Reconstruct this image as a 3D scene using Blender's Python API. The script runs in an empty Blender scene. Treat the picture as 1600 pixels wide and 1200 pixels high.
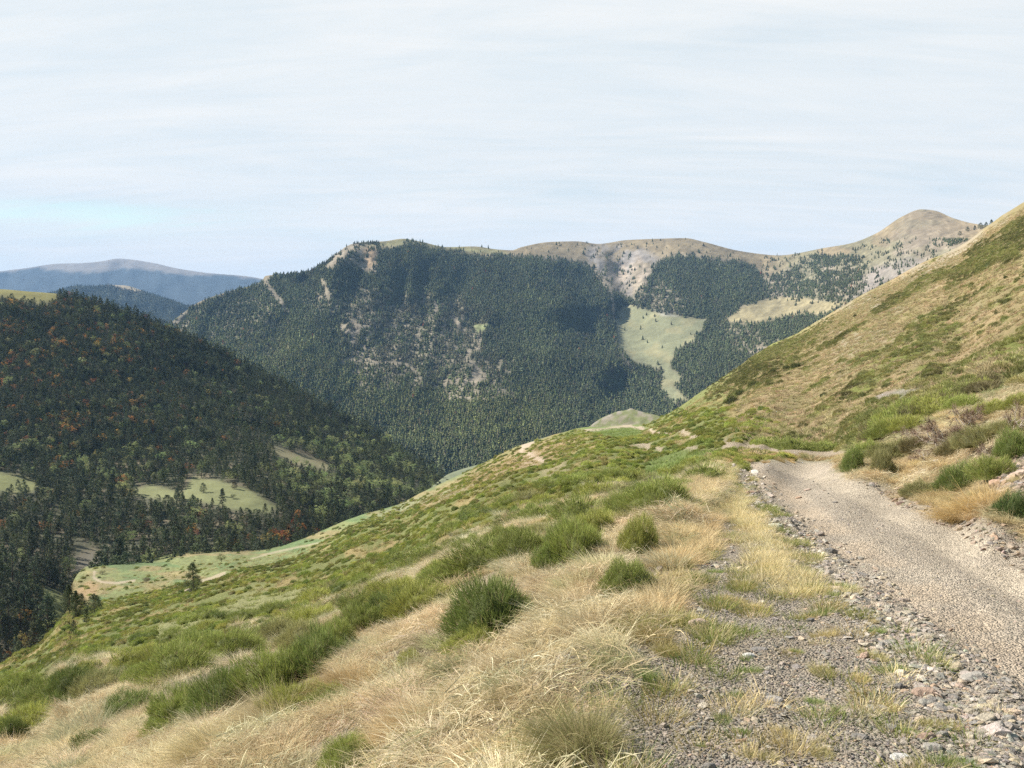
import bpy, bmesh, math, random
import numpy as np
from mathutils import Vector, Euler

# ---------------------------------------------------------------- camera, sky, sun, exposure
SC = bpy.context.scene
COL = SC.collection
RNG = np.random.default_rng(7)
random.seed(7)
F = 1386.0                       # focal length in pixels of a 1600 px wide frame
TANP = 100.0 / F                 # the level horizon is 100 px above the frame's centre
P = math.atan(TANP)
CZ = 1.65
SUN_AZ, SUN_EL = math.radians(-76), math.radians(40)

cd = bpy.data.cameras.new('camera')
cam = bpy.data.objects.new('camera', cd)
COL.objects.link(cam)
cam.location = (0, 0, CZ)
cam.rotation_euler = (math.radians(90) - P, 0, 0)
cd.sensor_width = 36
cd.lens = 36 * F / 1600
cd.clip_start = 0.1
cd.clip_end = 60000
SC.camera = cam
SC.view_settings.view_transform = 'Standard'
SC.view_settings.look = 'None'
SC.view_settings.exposure = 0.85
SC.view_settings.gamma = 1.0
SC.cycles.volume_bounces = 0
SC.cycles.max_bounces = 6
SC.cycles.diffuse_bounces = 3
SC.cycles.transmission_bounces = 3
SC.cycles.transparent_max_bounces = 8
SC.cycles.caustics_reflective = False
SC.cycles.caustics_refractive = False
SC.cycles.use_denoising = False

sd = bpy.data.lights.new('sun', 'SUN')
sun = bpy.data.objects.new('sun', sd)
COL.objects.link(sun)
sd.energy = 5.0
sd.angle = math.radians(0.6)
sd.color = (1.0, 0.93, 0.82)
SUN_DIR = Vector((math.cos(SUN_EL) * math.sin(SUN_AZ), math.cos(SUN_EL) * math.cos(SUN_AZ), math.sin(SUN_EL)))
sun.rotation_euler = SUN_DIR.to_track_quat('Z', 'Y').to_euler()


def nd(nt, t, **kw):
    n = nt.nodes.new(t)
    for k, v in kw.items():
        if k == 'inp':
            for i, val in v.items():
                n.inputs[i].default_value = val
        else:
            setattr(n, k, v)
    return n


def lk(nt, a, b):
    nt.links.new(a, b)


def mathn(nt, op, a, b=None, c=None, clamp=False):
    n = nd(nt, 'ShaderNodeMath', operation=op, use_clamp=clamp)
    for i, v in enumerate((a, b, c)):
        if v is None:
            continue
        if hasattr(v, 'links'):
            lk(nt, v, n.inputs[i])
        else:
            n.inputs[i].default_value = v
    return n.outputs[0]


def mixc(nt, fac, a, b, blend='MIX'):
    n = nd(nt, 'ShaderNodeMix', data_type='RGBA', blend_type=blend)
    for s, v in ((0, fac), (6, a), (7, b)):
        if hasattr(v, 'links'):
            lk(nt, v, n.inputs[s])
        elif s == 0:
            n.inputs[0].default_value = v
        else:
            n.inputs[s].default_value = (v[0], v[1], v[2], 1)
    return n.outputs[2]


def ramp(nt, fac, stops, interp='LINEAR'):
    n = nd(nt, 'ShaderNodeValToRGB')
    n.color_ramp.interpolation = interp
    e = n.color_ramp.elements
    while len(e) < len(stops):
        e.new(0.5)
    for el, (p, c) in zip(e, stops):
        el.position = p
        el.color = (c, c, c, 1) if isinstance(c, (int, float)) else (c[0], c[1], c[2], 1)
    lk(nt, fac, n.inputs[0])
    return n.outputs[0]


W = bpy.data.worlds.new('World')
SC.world = W
W.use_nodes = True
nt = W.node_tree
nt.nodes.clear()
wout = nd(nt, 'ShaderNodeOutputWorld')
bg = nd(nt, 'ShaderNodeBackground')
lk(nt, bg.outputs[0], wout.inputs[0])
sky = nd(nt, 'ShaderNodeTexSky', sky_type='NISHITA')
sky.sun_disc = False
sky.sun_elevation = SUN_EL
sky.sun_rotation = SUN_AZ % (2 * math.pi)
sky.altitude = 1800
sky.air_density = 1.0
sky.dust_density = 0.6
sky.ozone_density = 1.2
SKY_STRENGTH = 0.075
bg.inputs[1].default_value = SKY_STRENGTH
tc = nd(nt, 'ShaderNodeTexCoord')
sep = nd(nt, 'ShaderNodeSeparateXYZ')
lk(nt, tc.outputs['Generated'], sep.inputs[0])
zc = mathn(nt, 'MAXIMUM', sep.outputs[2], 0.0)
den = mathn(nt, 'ADD', zc, 0.16)
cu = mathn(nt, 'DIVIDE', sep.outputs[0], den)
cv = mathn(nt, 'DIVIDE', sep.outputs[1], den)
comb = nd(nt, 'ShaderNodeCombineXYZ')
lk(nt, cu, comb.inputs[0]); lk(nt, cv, comb.inputs[1])


def sky_noise(scale, loc, rz, scl, detail, rough, dist):
    mp = nd(nt, 'ShaderNodeMapping')
    mp.inputs['Location'].default_value = loc
    mp.inputs['Rotation'].default_value = (0, 0, rz)
    mp.inputs['Scale'].default_value = scl
    lk(nt, comb.outputs[0], mp.inputs[0])
    n = nd(nt, 'ShaderNodeTexNoise')
    n.inputs['Scale'].default_value = scale
    n.inputs['Detail'].default_value = detail
    n.inputs['Roughness'].default_value = rough
    n.inputs['Distortion'].default_value = dist
    lk(nt, mp.outputs[0], n.inputs['Vector'])
    return n.outputs[0]


n1 = sky_noise(0.7, (3.1, 1.7, 0), math.radians(9), (0.6, 1.1, 1), 9, 0.58, 1.2)
n2 = sky_noise(1.5, (7.3, 2.2, 0), math.radians(-7), (0.45, 1.3, 1), 10, 0.62, 0.9)
n4 = sky_noise(3.2, (2.3, 9.2, 0), math.radians(-4), (0.28, 1.5, 1), 10, 0.68, 1.6)
n3 = sky_noise(0.5, (1.3, 5.2, 0), 0.0, (1, 1, 1), 4, 0.5, 0.2)


def blob(px, py, wx, wy):
    # a soft patch of clear sky around one direction, in azimuth and elevation
    az, el = math.atan((px - 800) / F), math.atan((500 - py) / F)
    a = mathn(nt, 'ARCTAN2', sep.outputs[0], sep.outputs[1])
    e = mathn(nt, 'ARCSINE', sep.outputs[2])
    da = mathn(nt, 'DIVIDE', mathn(nt, 'SUBTRACT', a, az), wx)
    de = mathn(nt, 'DIVIDE', mathn(nt, 'SUBTRACT', e, el), wy)
    s = mathn(nt, 'ADD', mathn(nt, 'MULTIPLY', da, da), mathn(nt, 'MULTIPLY', de, de))
    return mathn(nt, 'POWER', 2.718, mathn(nt, 'MULTIPLY', s, -1.0))


gap = mathn(nt, 'ADD', blob(60, 352, 0.34, 0.030), mathn(nt, 'MULTIPLY', blob(1040, 235, 0.07, 0.007), 0.6))
gap = mathn(nt, 'ADD', gap, mathn(nt, 'MULTIPLY', blob(1140, 80, 0.20, 0.02), 0.35))
gap = mathn(nt, 'ADD', gap, mathn(nt, 'MULTIPLY', blob(-40, 275, 0.22, 0.016), 0.55))
gap = mathn(nt, 'SUBTRACT', gap, mathn(nt, 'MULTIPLY', blob(60, 318, 0.13, 0.009), 0.9))
gap = mathn(nt, 'SUBTRACT', gap, mathn(nt, 'MULTIPLY', blob(0, 405, 0.25, 0.02), 0.5))
cl = mathn(nt, 'ADD', mathn(nt, 'MULTIPLY', n1, 0.9), mathn(nt, 'MULTIPLY', n2, 0.5))
cl = mathn(nt, 'ADD', cl, mathn(nt, 'MULTIPLY', mathn(nt, 'SUBTRACT', n4, 0.5), 0.35))
cl = mathn(nt, 'ADD', cl, mathn(nt, 'MULTIPLY', n3, 0.3))          # about 0.85 on average
cl = mathn(nt, 'SUBTRACT', cl, mathn(nt, 'MULTIPLY', gap, 0.37))
cover = ramp(nt, cl, [(0.28, 0.22), (0.56, 0.88), (0.76, 0.97), (0.98, 1.0)])
# the veil lies over the valley; overhead and behind the sky is clear
up = mathn(nt, 'SUBTRACT', 1.0, mathn(nt, 'MULTIPLY', mathn(nt, 'SUBTRACT', sep.outputs[2], 0.52), 2.2, clamp=True), clamp=True)
fr = mathn(nt, 'ADD', 0.45, mathn(nt, 'MULTIPLY', sep.outputs[1], 2.0), clamp=True)
low = mathn(nt, 'MULTIPLY', mathn(nt, 'SUBTRACT', 0.075, sep.outputs[2]), 16.0, clamp=True)
cover = mathn(nt, 'MAXIMUM', cover, mathn(nt, 'MULTIPLY', low, 0.97))
cover = mathn(nt, 'MULTIPLY', cover, mathn(nt, 'MULTIPLY', up, fr))
VEIL = tuple(c / SKY_STRENGTH for c in (0.540, 0.540, 0.528))
THIN = tuple(c / SKY_STRENGTH for c in (0.435, 0.478, 0.500))
veil = mixc(nt, ramp(nt, mathn(nt, 'ADD', mathn(nt, 'MULTIPLY', n2, 0.6), mathn(nt, 'MULTIPLY', n4, 0.4)), [(0.34, 0.0), (0.64, 1.0)]), THIN, VEIL)
veil = mixc(nt, low, veil, tuple(c / SKY_STRENGTH for c in (0.60, 0.575, 0.535)))
skyb = mixc(nt, 1.0, sky.outputs[0], (1.45, 1.36, 0.98), 'MULTIPLY')
full = mixc(nt, cover, skyb, veil)
lk(nt, full, bg.inputs[0])

# ---------------------------------------------------------------- numeric helpers


def _hash(i, j, k, seed):
    n = (i * 374761393 + j * 668265263 + k * 2147483647 + seed * 974634777) & 0xFFFFFFFF
    n = ((n ^ (n >> 13)) * 1274126177) & 0xFFFFFFFF
    n = n ^ (n >> 16)
    return (n & 0xFFFFFF) / float(0xFFFFFF)


def vnoise(x, y, seed=0):
    x = np.asarray(x, float); y = np.asarray(y, float)
    xi = np.floor(x).astype(np.int64); yi = np.floor(y).astype(np.int64)
    fx = x - xi; fy = y - yi
    fx = fx * fx * fx * (fx * (fx * 6 - 15) + 10); fy = fy * fy * fy * (fy * (fy * 6 - 15) + 10)
    a = _hash(xi, yi, 0, seed); b = _hash(xi + 1, yi, 0, seed)
    c = _hash(xi, yi + 1, 0, seed); d = _hash(xi + 1, yi + 1, 0, seed)
    return (a + (b - a) * fx) * (1 - fy) + (c + (d - c) * fx) * fy


def fbm(x, y, octv=5, seed=0, gain=0.5):
    s = 0; a = 1; t = 0
    for o in range(octv):
        ca, sa = math.cos(o * 1.1), math.sin(o * 1.1)
        s = s + a * vnoise((x * ca - y * sa) * 2 ** o, (x * sa + y * ca) * 2 ** o, seed + o * 17)
        t += a; a *= gain
    return s / t


def rigid(x, y, octv=5, seed=0, gain=0.5):
    s = 0; a = 1; t = 0
    for o in range(octv):
        n = vnoise(x * 2 ** o + o * 3.7, y * 2 ** o, seed + o * 31)
        s = s + a * (1 - np.abs(2 * n - 1)); t += a; a *= gain
    return s / t


def sstep(a, b, x):
    t = np.clip((x - a) / (b - a), 0, 1)
    return t * t * (3 - 2 * t)


def seg_dist(px, py, ax, ay, bx, by):
    dx, dy = bx - ax, by - ay
    t = np.clip(((px - ax) * dx + (py - ay) * dy) / (dx * dx + dy * dy + 1e-9), 0, 1)
    return np.hypot(px - ax - t * dx, py - ay - t * dy), t


def in_poly(px, py, poly, soft=6.0):
    """1 inside the polygon, falling to 0 across a soft edge"""
    n = len(poly)
    inside = np.zeros(np.shape(px), bool)
    dist = np.full(np.shape(px), 1e9)
    for i in range(n):
        ax, ay = poly[i]; bx, by = poly[(i + 1) % n]
        d, _ = seg_dist(px, py, ax, ay, bx, by)
        dist = np.minimum(dist, d)
        cross = ((ay > py) != (by > py)) & (px < (bx - ax) * (py - ay) / (by - ay + 1e-12) + ax)
        inside ^= cross
    sd_ = np.where(inside, dist, -dist)
    return sstep(-soft, soft, sd_)


def near_line(px, py, pts, w0, w1=None, soft=0.5):
    """1 along a polyline whose half width runs from w0 to w1"""
    w1 = w0 if w1 is None else w1
    out = np.zeros(np.shape(px))
    n = len(pts) - 1
    for i in range(n):
        d, t = seg_dist(px, py, *pts[i], *pts[i + 1])
        w = w0 + (w1 - w0) * (i + t) / n
        out = np.maximum(out, 1 - sstep(w * (1 - soft), w * (1 + soft), d))
    return out


def pix_dir(px, py):
    xc = (np.asarray(px, float) - 800) / F
    yc = (600 - np.asarray(py, float)) / F
    dy = math.cos(P) + yc * math.sin(P)
    dz = -math.sin(P) + yc * math.cos(P)
    return xc / dy, dz / dy                      # X/Y and Z/Y


def pix_point(px, py, Y):
    a, b = pix_dir(px, py)
    return np.stack([a * Y, Y + 0 * a, b * Y + CZ], -1)


def to_pix(p):
    x, y, z = p[..., 0], p[..., 1], p[..., 2] - CZ
    fy = y * math.cos(P) - z * math.sin(P)
    uy = y * math.sin(P) + z * math.cos(P)
    return 800 + F * x / fy, 600 - F * uy / fy


class TPS:
    def __init__(s, xy, v, reg=1e-3):
        s.c = np.asarray(xy, float); n = len(s.c)
        d = np.linalg.norm(s.c[:, None] - s.c[None], axis=2)
        K = np.where(d > 0, d * d * np.log(d + 1e-12), 0) + reg * np.eye(n)
        Pm = np.hstack([np.ones((n, 1)), s.c])
        A = np.block([[K, Pm], [Pm.T, np.zeros((3, 3))]])
        s.w = np.linalg.solve(A, np.concatenate([v, np.zeros(3)]))

    def __call__(s, x, y):
        shp = np.shape(x)
        q = np.stack([np.ravel(x), np.ravel(y)], -1)
        out = np.zeros(len(q))
        for i in range(0, len(q), 40000):
            d = np.linalg.norm(q[i:i + 40000, None] - s.c[None], axis=2)
            out[i:i + 40000] = (d * d * np.log(d + 1e-12)) @ s.w[:len(s.c)]
        out += s.w[-3] + q @ s.w[-2:]
        return out.reshape(shp)


class Layer:
    """A hill as one sheet: rows run from its foot towards its crest line and on down its far side."""

    def __init__(s, px, crest, foot, rows, depth, power=1.0, back=8, back_fall=5.0, back_step=0.06):
        s.px = np.asarray(px, float); s.crest = crest; s.foot = foot; s.power = power; s.rows = rows
        t = np.linspace(0, 1, rows)
        cr, ft = crest(s.px), foot(s.px)
        PY = cr[None] + (ft - cr)[None] * (t[:, None] ** power)
        PX = np.broadcast_to(s.px[None], PY.shape)
        Y = depth(PX, PY)
        bp, bY, bx = [], [], []
        for i in range(back, 0, -1):
            bp.append(PY[0] + back_fall * i ** 1.6); bY.append(Y[0] * (1 + back_step * i)); bx.append(s.px)
        s.nb = back
        s.PX = np.vstack([np.array(bx), PX]); s.PY = np.vstack([np.array(bp), PY]); s.Y = np.vstack([np.array(bY), Y])
        s.pos = pix_point(s.PX, s.PY, s.Y)

    def finish(s):
        """normals after any displacement"""
        du = np.gradient(s.pos, axis=1); dv = np.gradient(s.pos, axis=0)
        n = np.cross(dv, du)
        n /= np.linalg.norm(n, axis=-1, keepdims=True) + 1e-12
        s.nrm = np.where(n[..., 2:3] < 0, -n, n)

    def at(s, px, py):
        """ground point and normal under a pixel"""
        px = np.atleast_1d(np.asarray(px, float)); py = np.atleast_1d(np.asarray(py, float))
        u = np.clip(np.interp(px, s.px, np.arange(len(s.px))), 0, len(s.px) - 1.001)
        cr, ft = s.crest(px), s.foot(px)
        t = np.clip((py - cr) / (ft - cr), 0, 1) ** (1 / s.power)
        v = s.nb + np.clip(t * (s.rows - 1), 0, s.rows - 1.001)
        i, j = u.astype(int), v.astype(int)
        fu, fv = (u - i)[:, None], (v - j)[:, None]

        def bl(A):
            return (A[j, i] * (1 - fu) + A[j, i + 1] * fu) * (1 - fv) + (A[j + 1, i] * (1 - fu) + A[j + 1, i + 1] * fu) * fv
        return bl(s.pos), bl(s.nrm)


def grid_mesh(name, pos, color, material, label=None, kind='structure'):
    h, w = pos.shape[:2]
    me = bpy.data.meshes.new(name)
    idx = np.arange(h * w).reshape(h, w)
    q = np.stack([idx[1:, :-1], idx[1:, 1:], idx[:-1, 1:], idx[:-1, :-1]], -1).reshape(-1, 4)
    me.vertices.add(h * w); me.vertices.foreach_set('co', pos.reshape(-1).astype(np.float32))
    me.loops.add(q.size); me.loops.foreach_set('vertex_index', q.reshape(-1).astype(np.int32))
    me.polygons.add(len(q))
    me.polygons.foreach_set('loop_start', np.arange(0, q.size, 4, dtype=np.int32))
    me.polygons.foreach_set('use_smooth', np.ones(len(q), bool))
    me.update(calc_edges=True)
    a = me.attributes.new('soil', 'FLOAT_COLOR', 'POINT')
    c = np.concatenate([color.reshape(-1, 3), np.ones((h * w, 1))], 1).astype(np.float32)
    a.data.foreach_set('color', c.reshape(-1))
    me.materials.append(material)
    o = bpy.data.objects.new(name, me)
    COL.objects.link(o)
    o['kind'] = kind
    if label:
        o['label'] = label
    return o


def curve(pts):
    xs = np.array([p[0] for p in pts], float); ys = np.array([p[1] for p in pts], float)

    def f(x):
        x = np.asarray(x, float)
        lo = ys[0] + (x - xs[0]) * (ys[1] - ys[0]) / (xs[1] - xs[0])
        hi = ys[-1] + (x - xs[-1]) * (ys[-1] - ys[-2]) / (xs[-1] - xs[-2])
        # monotone cubic through the points
        h = np.diff(xs); d = np.diff(ys) / h
        m = np.zeros(len(xs)); m[1:-1] = np.where(d[:-1] * d[1:] > 0, 2 * d[:-1] * d[1:] / (d[:-1] + d[1:] + 1e-12), 0)
        m[0], m[-1] = d[0], d[-1]
        k = np.clip(np.searchsorted(xs, x) - 1, 0, len(h) - 1)
        t = (x - xs[k]) / h[k]
        v = (ys[k] * (1 + 2 * t) * (1 - t) ** 2 + m[k] * h[k] * t * (1 - t) ** 2 + ys[k + 1] * t * t * (3 - 2 * t) + m[k + 1] * h[k] * t * t * (t - 1))
        return np.where(x < xs[0], lo, np.where(x > xs[-1], hi, v))
    return f


def mixa(a, b, m):
    return a * (1 - m[..., None]) + np.asarray(b) * m[..., None]


def srgb(r, g, b, k=1.0):
    f = lambda v: ((v / 255 + 0.055) / 1.055) ** 2.4 if v > 10 else v / 255 / 12.92
    return np.array([f(r), f(g), f(b)]) * k


# ---------------------------------------------------------------- ground materials


def ground_mat(name, scales, bump, lo=0.75, hi=1.25, rough=0.95, stones=None):
    m = bpy.data.materials.new(name)
    m.use_nodes = True
    nt = m.node_tree
    b = nt.nodes['Principled BSDF']
    b.inputs['Roughness'].default_value = rough
    b.inputs['Specular IOR Level'].default_value = 0.15
    at = nd(nt, 'ShaderNodeAttribute', attribute_name='soil')
    geo = nd(nt, 'ShaderNodeNewGeometry')
    hsum = None
    fac = None
    for k, (sc, wgt) in enumerate(scales):
        n = nd(nt, 'ShaderNodeTexNoise')
        n.inputs['Scale'].default_value = sc
        n.inputs['Detail'].default_value = 5
        n.inputs['Roughness'].default_value = 0.65
        lk(nt, geo.outputs['Position'], n.inputs['Vector'])
        v = mathn(nt, 'MULTIPLY', mathn(nt, 'SUBTRACT', n.outputs[0], 0.5), wgt)
        fac = v if fac is None else mathn(nt, 'ADD', fac, v)
    f2 = ramp(nt, mathn(nt, 'ADD', mathn(nt, 'MULTIPLY', fac, 2.0), 0.5, clamp=True), [(0.1, lo), (0.9, hi)])
    col = mixc(nt, 1.0, at.outputs['Color'], f2, 'MULTIPLY')
    height = fac
    if stones:
        for (sc, strength) in stones:
            vo = nd(nt, 'ShaderNodeTexVoronoi', feature='F1')
            vo.inputs['Scale'].default_value = sc
            vo.inputs['Randomness'].default_value = 1
            lk(nt, geo.outputs['Position'], vo.inputs['Vector'])
            hsv = nd(nt, 'ShaderNodeSeparateColor')
            lk(nt, vo.outputs['Color'], hsv.inputs[0])
            tone = ramp(nt, hsv.outputs[0], [(0.0, 0.62), (1.0, 1.35)])
            col = mixc(nt, strength, col, mixc(nt, 1.0, col, tone, 'MULTIPLY'))
            height = mathn(nt, 'ADD', height, mathn(nt, 'MULTIPLY', vo.outputs['Distance'], -0.9))
    lk(nt, col, b.inputs['Base Color'])
    bp = nd(nt, 'ShaderNodeBump')
    bp.inputs['Strength'].default_value = 1.0
    bp.inputs['Distance'].default_value = bump
    lk(nt, height, bp.inputs['Height'])
    lk(nt, bp.outputs[0], b.inputs['Normal'])
    return m
# ---------------------------------------------------------------- the near hillside: road, verge, bank, heath slope, valley meadow
near_crest = curve([(-600, 1330), (-200, 1135), (0, 1043), (50, 1012), (88, 990), (98, 976), (106, 945), (112, 915), (120, 899), (135, 885), (150, 879), (200, 875),
                    (240, 868), (300, 862), (400, 860), (440, 852), (500, 830), (560, 806), (622, 788),
                    (660, 769), (709, 746), (777, 713), (813, 697), (850, 686), (885, 676), (915, 669), (960, 666), (1005, 664),
                    (1030, 655), (1055, 642), (1085, 621), (1113, 602), (1150, 576), (1200, 541), (1250, 517), (1300, 487),
                    (1350, 457), (1400, 432), (1450, 406), (1500, 384), (1550, 348), (1600, 318), (1700, 262), (1900, 150), (2300, -60)])
# a smooth line just above the crest: depth grows without bound towards it
_vl = curve([(-600, 1290), (-200, 1100), (0, 1010), (60, 950), (110, 884), (160, 868), (235, 863), (300, 858), (400, 855), (440, 848), (500, 828), (560, 804), (622, 786)])
vanish = lambda px: np.where(np.asarray(px) < 622, _vl(px), near_crest(px))
near_foot = curve([(-600, 2100), (0, 1850), (900, 1750), (1600, 1750), (2300, 1750)])
QOFF = 14.0

NEAR_CTL = []


def ctl(px, *pairs):
    for py, Y in pairs:
        NEAR_CTL.append((px, py, Y))


ctl(-400, (1600, 7), (1400, 12), (1290, 26), (1245, 60))
ctl(-100, (1700, 3.2), (1400, 6.0), (1250, 11), (1150, 24), (1105, 60), (1090, 110))
ctl(0, (1800, 1.9), (1400, 4.8), (1190, 10), (1120, 16), (1080, 28), (1055, 75), (1043, 130))
ctl(100, (1400, 4.2), (1190, 8.6), (1100, 14), (1050, 28), (1015, 56), (990, 85), (972, 120))
ctl(108, (1000, 72), (970, 115), (947, 160), (930, 215))
ctl(135, (1190, 8.2), (1010, 46), (975, 98), (945, 165), (915, 265), (887, 405))
ctl(60, (1190, 9.3), (1110, 16), (1070, 30), (1040, 58), (1020, 100), (1008, 145))
ctl(120, (1190, 8.3), (1060, 18), (1010, 50), (975, 110), (940, 190), (915, 290), (893, 410))
ctl(200, (1800, 1.7), (1400, 3.7), (1190, 7.5), (1090, 12), (1020, 26), (980, 60), (945, 130), (915, 220), (890, 330), (880, 420))
ctl(300, (1190, 6.4), (1080, 10), (1010, 20), (960, 50), (925, 120), (900, 210), (880, 330), (863, 430))
ctl(400, (1800, 1.5), (1400, 3.0), (1190, 5.4), (1100, 7.6), (1030, 12), (980, 24), (930, 60), (890, 140), (875, 240), (860, 440))
ctl(500, (1190, 4.8), (1060, 7.6), (980, 14), (930, 32), (890, 75), (860, 170), (845, 300), (831, 500))
ctl(600, (1800, 1.4), (1400, 2.6), (1190, 4.2), (1100, 5.5), (1000, 8.6), (930, 15), (890, 32), (850, 75), (820, 160), (797, 420))
ctl(700, (1190, 3.7), (1000, 6.8), (900, 13), (850, 26), (800, 70), (775, 160), (752, 450))
ctl(800, (1800, 1.35), (1400, 2.3), (1190, 3.3), (1100, 4.1), (1000, 5.8), (900, 9.2), (850, 14.5), (800, 30), (760, 70), (725, 180), (703, 420))
ctl(900, (1400, 2.25), (1190, 3.15), (1080, 3.95), (1000, 5.0), (900, 7.6), (850, 10.5), (800, 18), (750, 45), (710, 110), (675, 330))
ctl(1000, (1800, 1.3), (1400, 2.2), (1190, 3.1), (1000, 4.75), (900, 6.8), (840, 9.6), (800, 13), (765, 24), (725, 60), (690, 110), (668, 300))
ctl(1100, (1400, 2.2), (1190, 3.1), (1000, 4.75), (900, 6.75), (800, 11.2), (760, 14.8), (738, 19), (720, 34), (700, 55), (680, 78), (640, 150), (613, 320))
ctl(1160, (800, 11.2), (760, 14.8), (735, 18.8), (721, 23), (709, 38))
ctl(1200, (1800, 1.3), (1400, 2.2), (1190, 3.1), (1000, 4.75), (900, 6.75), (800, 11.2), (760, 14.8), (735, 18.8), (720, 23), (710, 36), (700, 42), (680, 58), (640, 85), (590, 150), (545, 380))
ctl(1300, (1190, 3.1), (1000, 4.75), (900, 6.75), (800, 11.2), (760, 14.8), (735, 19), (720, 24), (710, 34), (700, 38), (680, 48), (630, 72), (560, 130), (510, 240), (490, 430))
ctl(1400, (1800, 1.3), (1400, 2.2), (1190, 3.1), (1000, 4.75), (900, 6.75), (800, 11.2), (768, 14), (740, 15.5), (710, 17.5), (680, 20), (655, 27), (640, 42), (600, 64), (530, 110), (470, 200), (435, 430))
ctl(1500, (1190, 3.1), (1000, 4.75), (900, 6.75), (810, 10.6), (770, 12), (730, 13.5), (690, 15.5), (650, 18.5), (628, 26), (605, 42), (550, 72), (480, 120), (420, 220), (388, 430))
ctl(1600, (1800, 1.3), (1400, 2.2), (1190, 3.1), (1000, 4.75), (900, 6.75), (848, 8.6), (800, 9.6), (740, 11), (680, 12.8), (630, 15), (605, 22), (580, 36), (520, 58), (440, 100), (370, 180), (323, 400))
ctl(1800, (1400, 2.2), (1190, 3.1), (1000, 4.6), (930, 5.6), (880, 6.4), (780, 7.6), (650, 9.5), (580, 12), (540, 22), (440, 46), (320, 90), (240, 180), (212, 360))
ctl(2200, (1400, 2.1), (1150, 3.0), (1050, 3.6), (850, 5), (600, 7), (400, 11), (250, 30), (100, 80), (10, 250))
NC = np.array(NEAR_CTL, float)


def near_uv(px, py):
    q = np.log(np.maximum(py - vanish(px), 0) + QOFF)
    return np.stack([px / 170.0, q * 2.2], -1)


_uv = near_uv(NC[:, 0], NC[:, 1])
_tps = TPS(_uv, np.log(NC[:, 2]), 4e-3)


def near_depth(px, py):
    uv = near_uv(px, py)
    return np.exp(_tps(uv[..., 0], uv[..., 1]))


# image-traced outlines of what covers the ground
ROAD = [(1150, 719), (1158, 728), (1178, 748), (1200, 782), (1228, 815), (1262, 855), (1318, 900), (1385, 955), (1470, 1022), (1560, 1110),
        (1650, 1215), (1900, 1500), (2300, 1500), (2300, 1150), (1900, 985), (1700, 905), (1600, 846), (1540, 819), (1470, 792), (1400, 765), (1350, 749), (1318, 737), (1318, 722), (1230, 717)]
SHOULDER = [(560, 1800), (740, 1400), (800, 1260), (850, 1180), (890, 1100), (930, 1040), (985, 985), (1030, 930), (1060, 870), (1085, 810), (1112, 760), (1128, 722)]
VERGE = SHOULDER[::-1] + [(560, 1800), (2300, 1800), (2300, 1500), (1900, 1500), (1650, 1215), (1560, 1110), (1470, 1022), (1385, 955), (1318, 900), (1262, 855), (1228, 815), (1200, 782), (1178, 748), (1150, 719)]
RUT_R = [(1215, 722), (1262, 735), (1330, 757), (1400, 795), (1480, 838), (1560, 880), (1650, 925), (1900, 1040)]
RUT_L = [(1168, 724), (1195, 748), (1240, 785), (1300, 835), (1380, 890), (1470, 945), (1560, 1005), (1650, 1060), (1900, 1250)]
MEADOW = [(100, 965), (100, 880), (150, 868), (185, 866), (235, 858), (300, 850), (400, 848), (440, 840), (500, 818), (570, 790), (640, 765), (700, 745), (735, 735), (700, 760), (650, 782), (590, 805), (545, 825), (505, 850),
          (470, 866), (430, 880), (380, 892), (330, 903), (280, 912), (240, 918), (200, 928), (160, 940), (108, 952)]
GREEN_FLAT = [(905, 668), (945, 664), (1000, 664), (1012, 672), (1000, 682), (950, 686), (925, 680)]
GREEN_STEP = [(1010, 728), (1060, 712), (1120, 706), (1112, 730), (1062, 742), (1030, 770), (1000, 790), (985, 775), (1000, 750)]
GRASSY_PATCH = [(235, 985), (275, 962), (330, 948), (385, 925), (450, 918), (500, 925), (440, 950), (370, 975), (310, 995), (250, 1010)]
BROWN_HILL = [(690, 760), (740, 735), (810, 700), (860, 684), (900, 690), (880, 715), (830, 735), (760, 770), (700, 790), (650, 805), (640, 790)]
TRACK_A = [(1000, 668), (1020, 676), (1050, 682), (1100, 684)]
TRACK_A2 = [(915, 672), (955, 668), (985, 666), (1005, 671)]
TRACK_B = [(985, 703), (1030, 706), (1070, 708), (1100, 706), (1140, 700), (1160, 697)]
TRACK_C = [(1135, 696), (1160, 699), (1200, 703), (1260, 707), (1330, 711), (1350, 712)]
TRACK_D = [(832, 690), (819, 697), (814, 704), (825, 712), (848, 721)]
TRACK_E = [(148, 894), (146, 902), (160, 910), (182, 912), (210, 908)]
TRACK_F = [(315, 908), (330, 903), (350, 895)]
TRACK_G = [(392, 873), (430, 863), (462, 856), (500, 848)]
SCREE = [(1340, 640), (1370, 622), (1420, 615), (1440, 622), (1390, 640)]
ROCKY_BANK = [(1575, 720), (1600, 700), (1680, 690), (1690, 800), (1640, 830), (1590, 800), (1560, 790), (1552, 760)]


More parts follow.
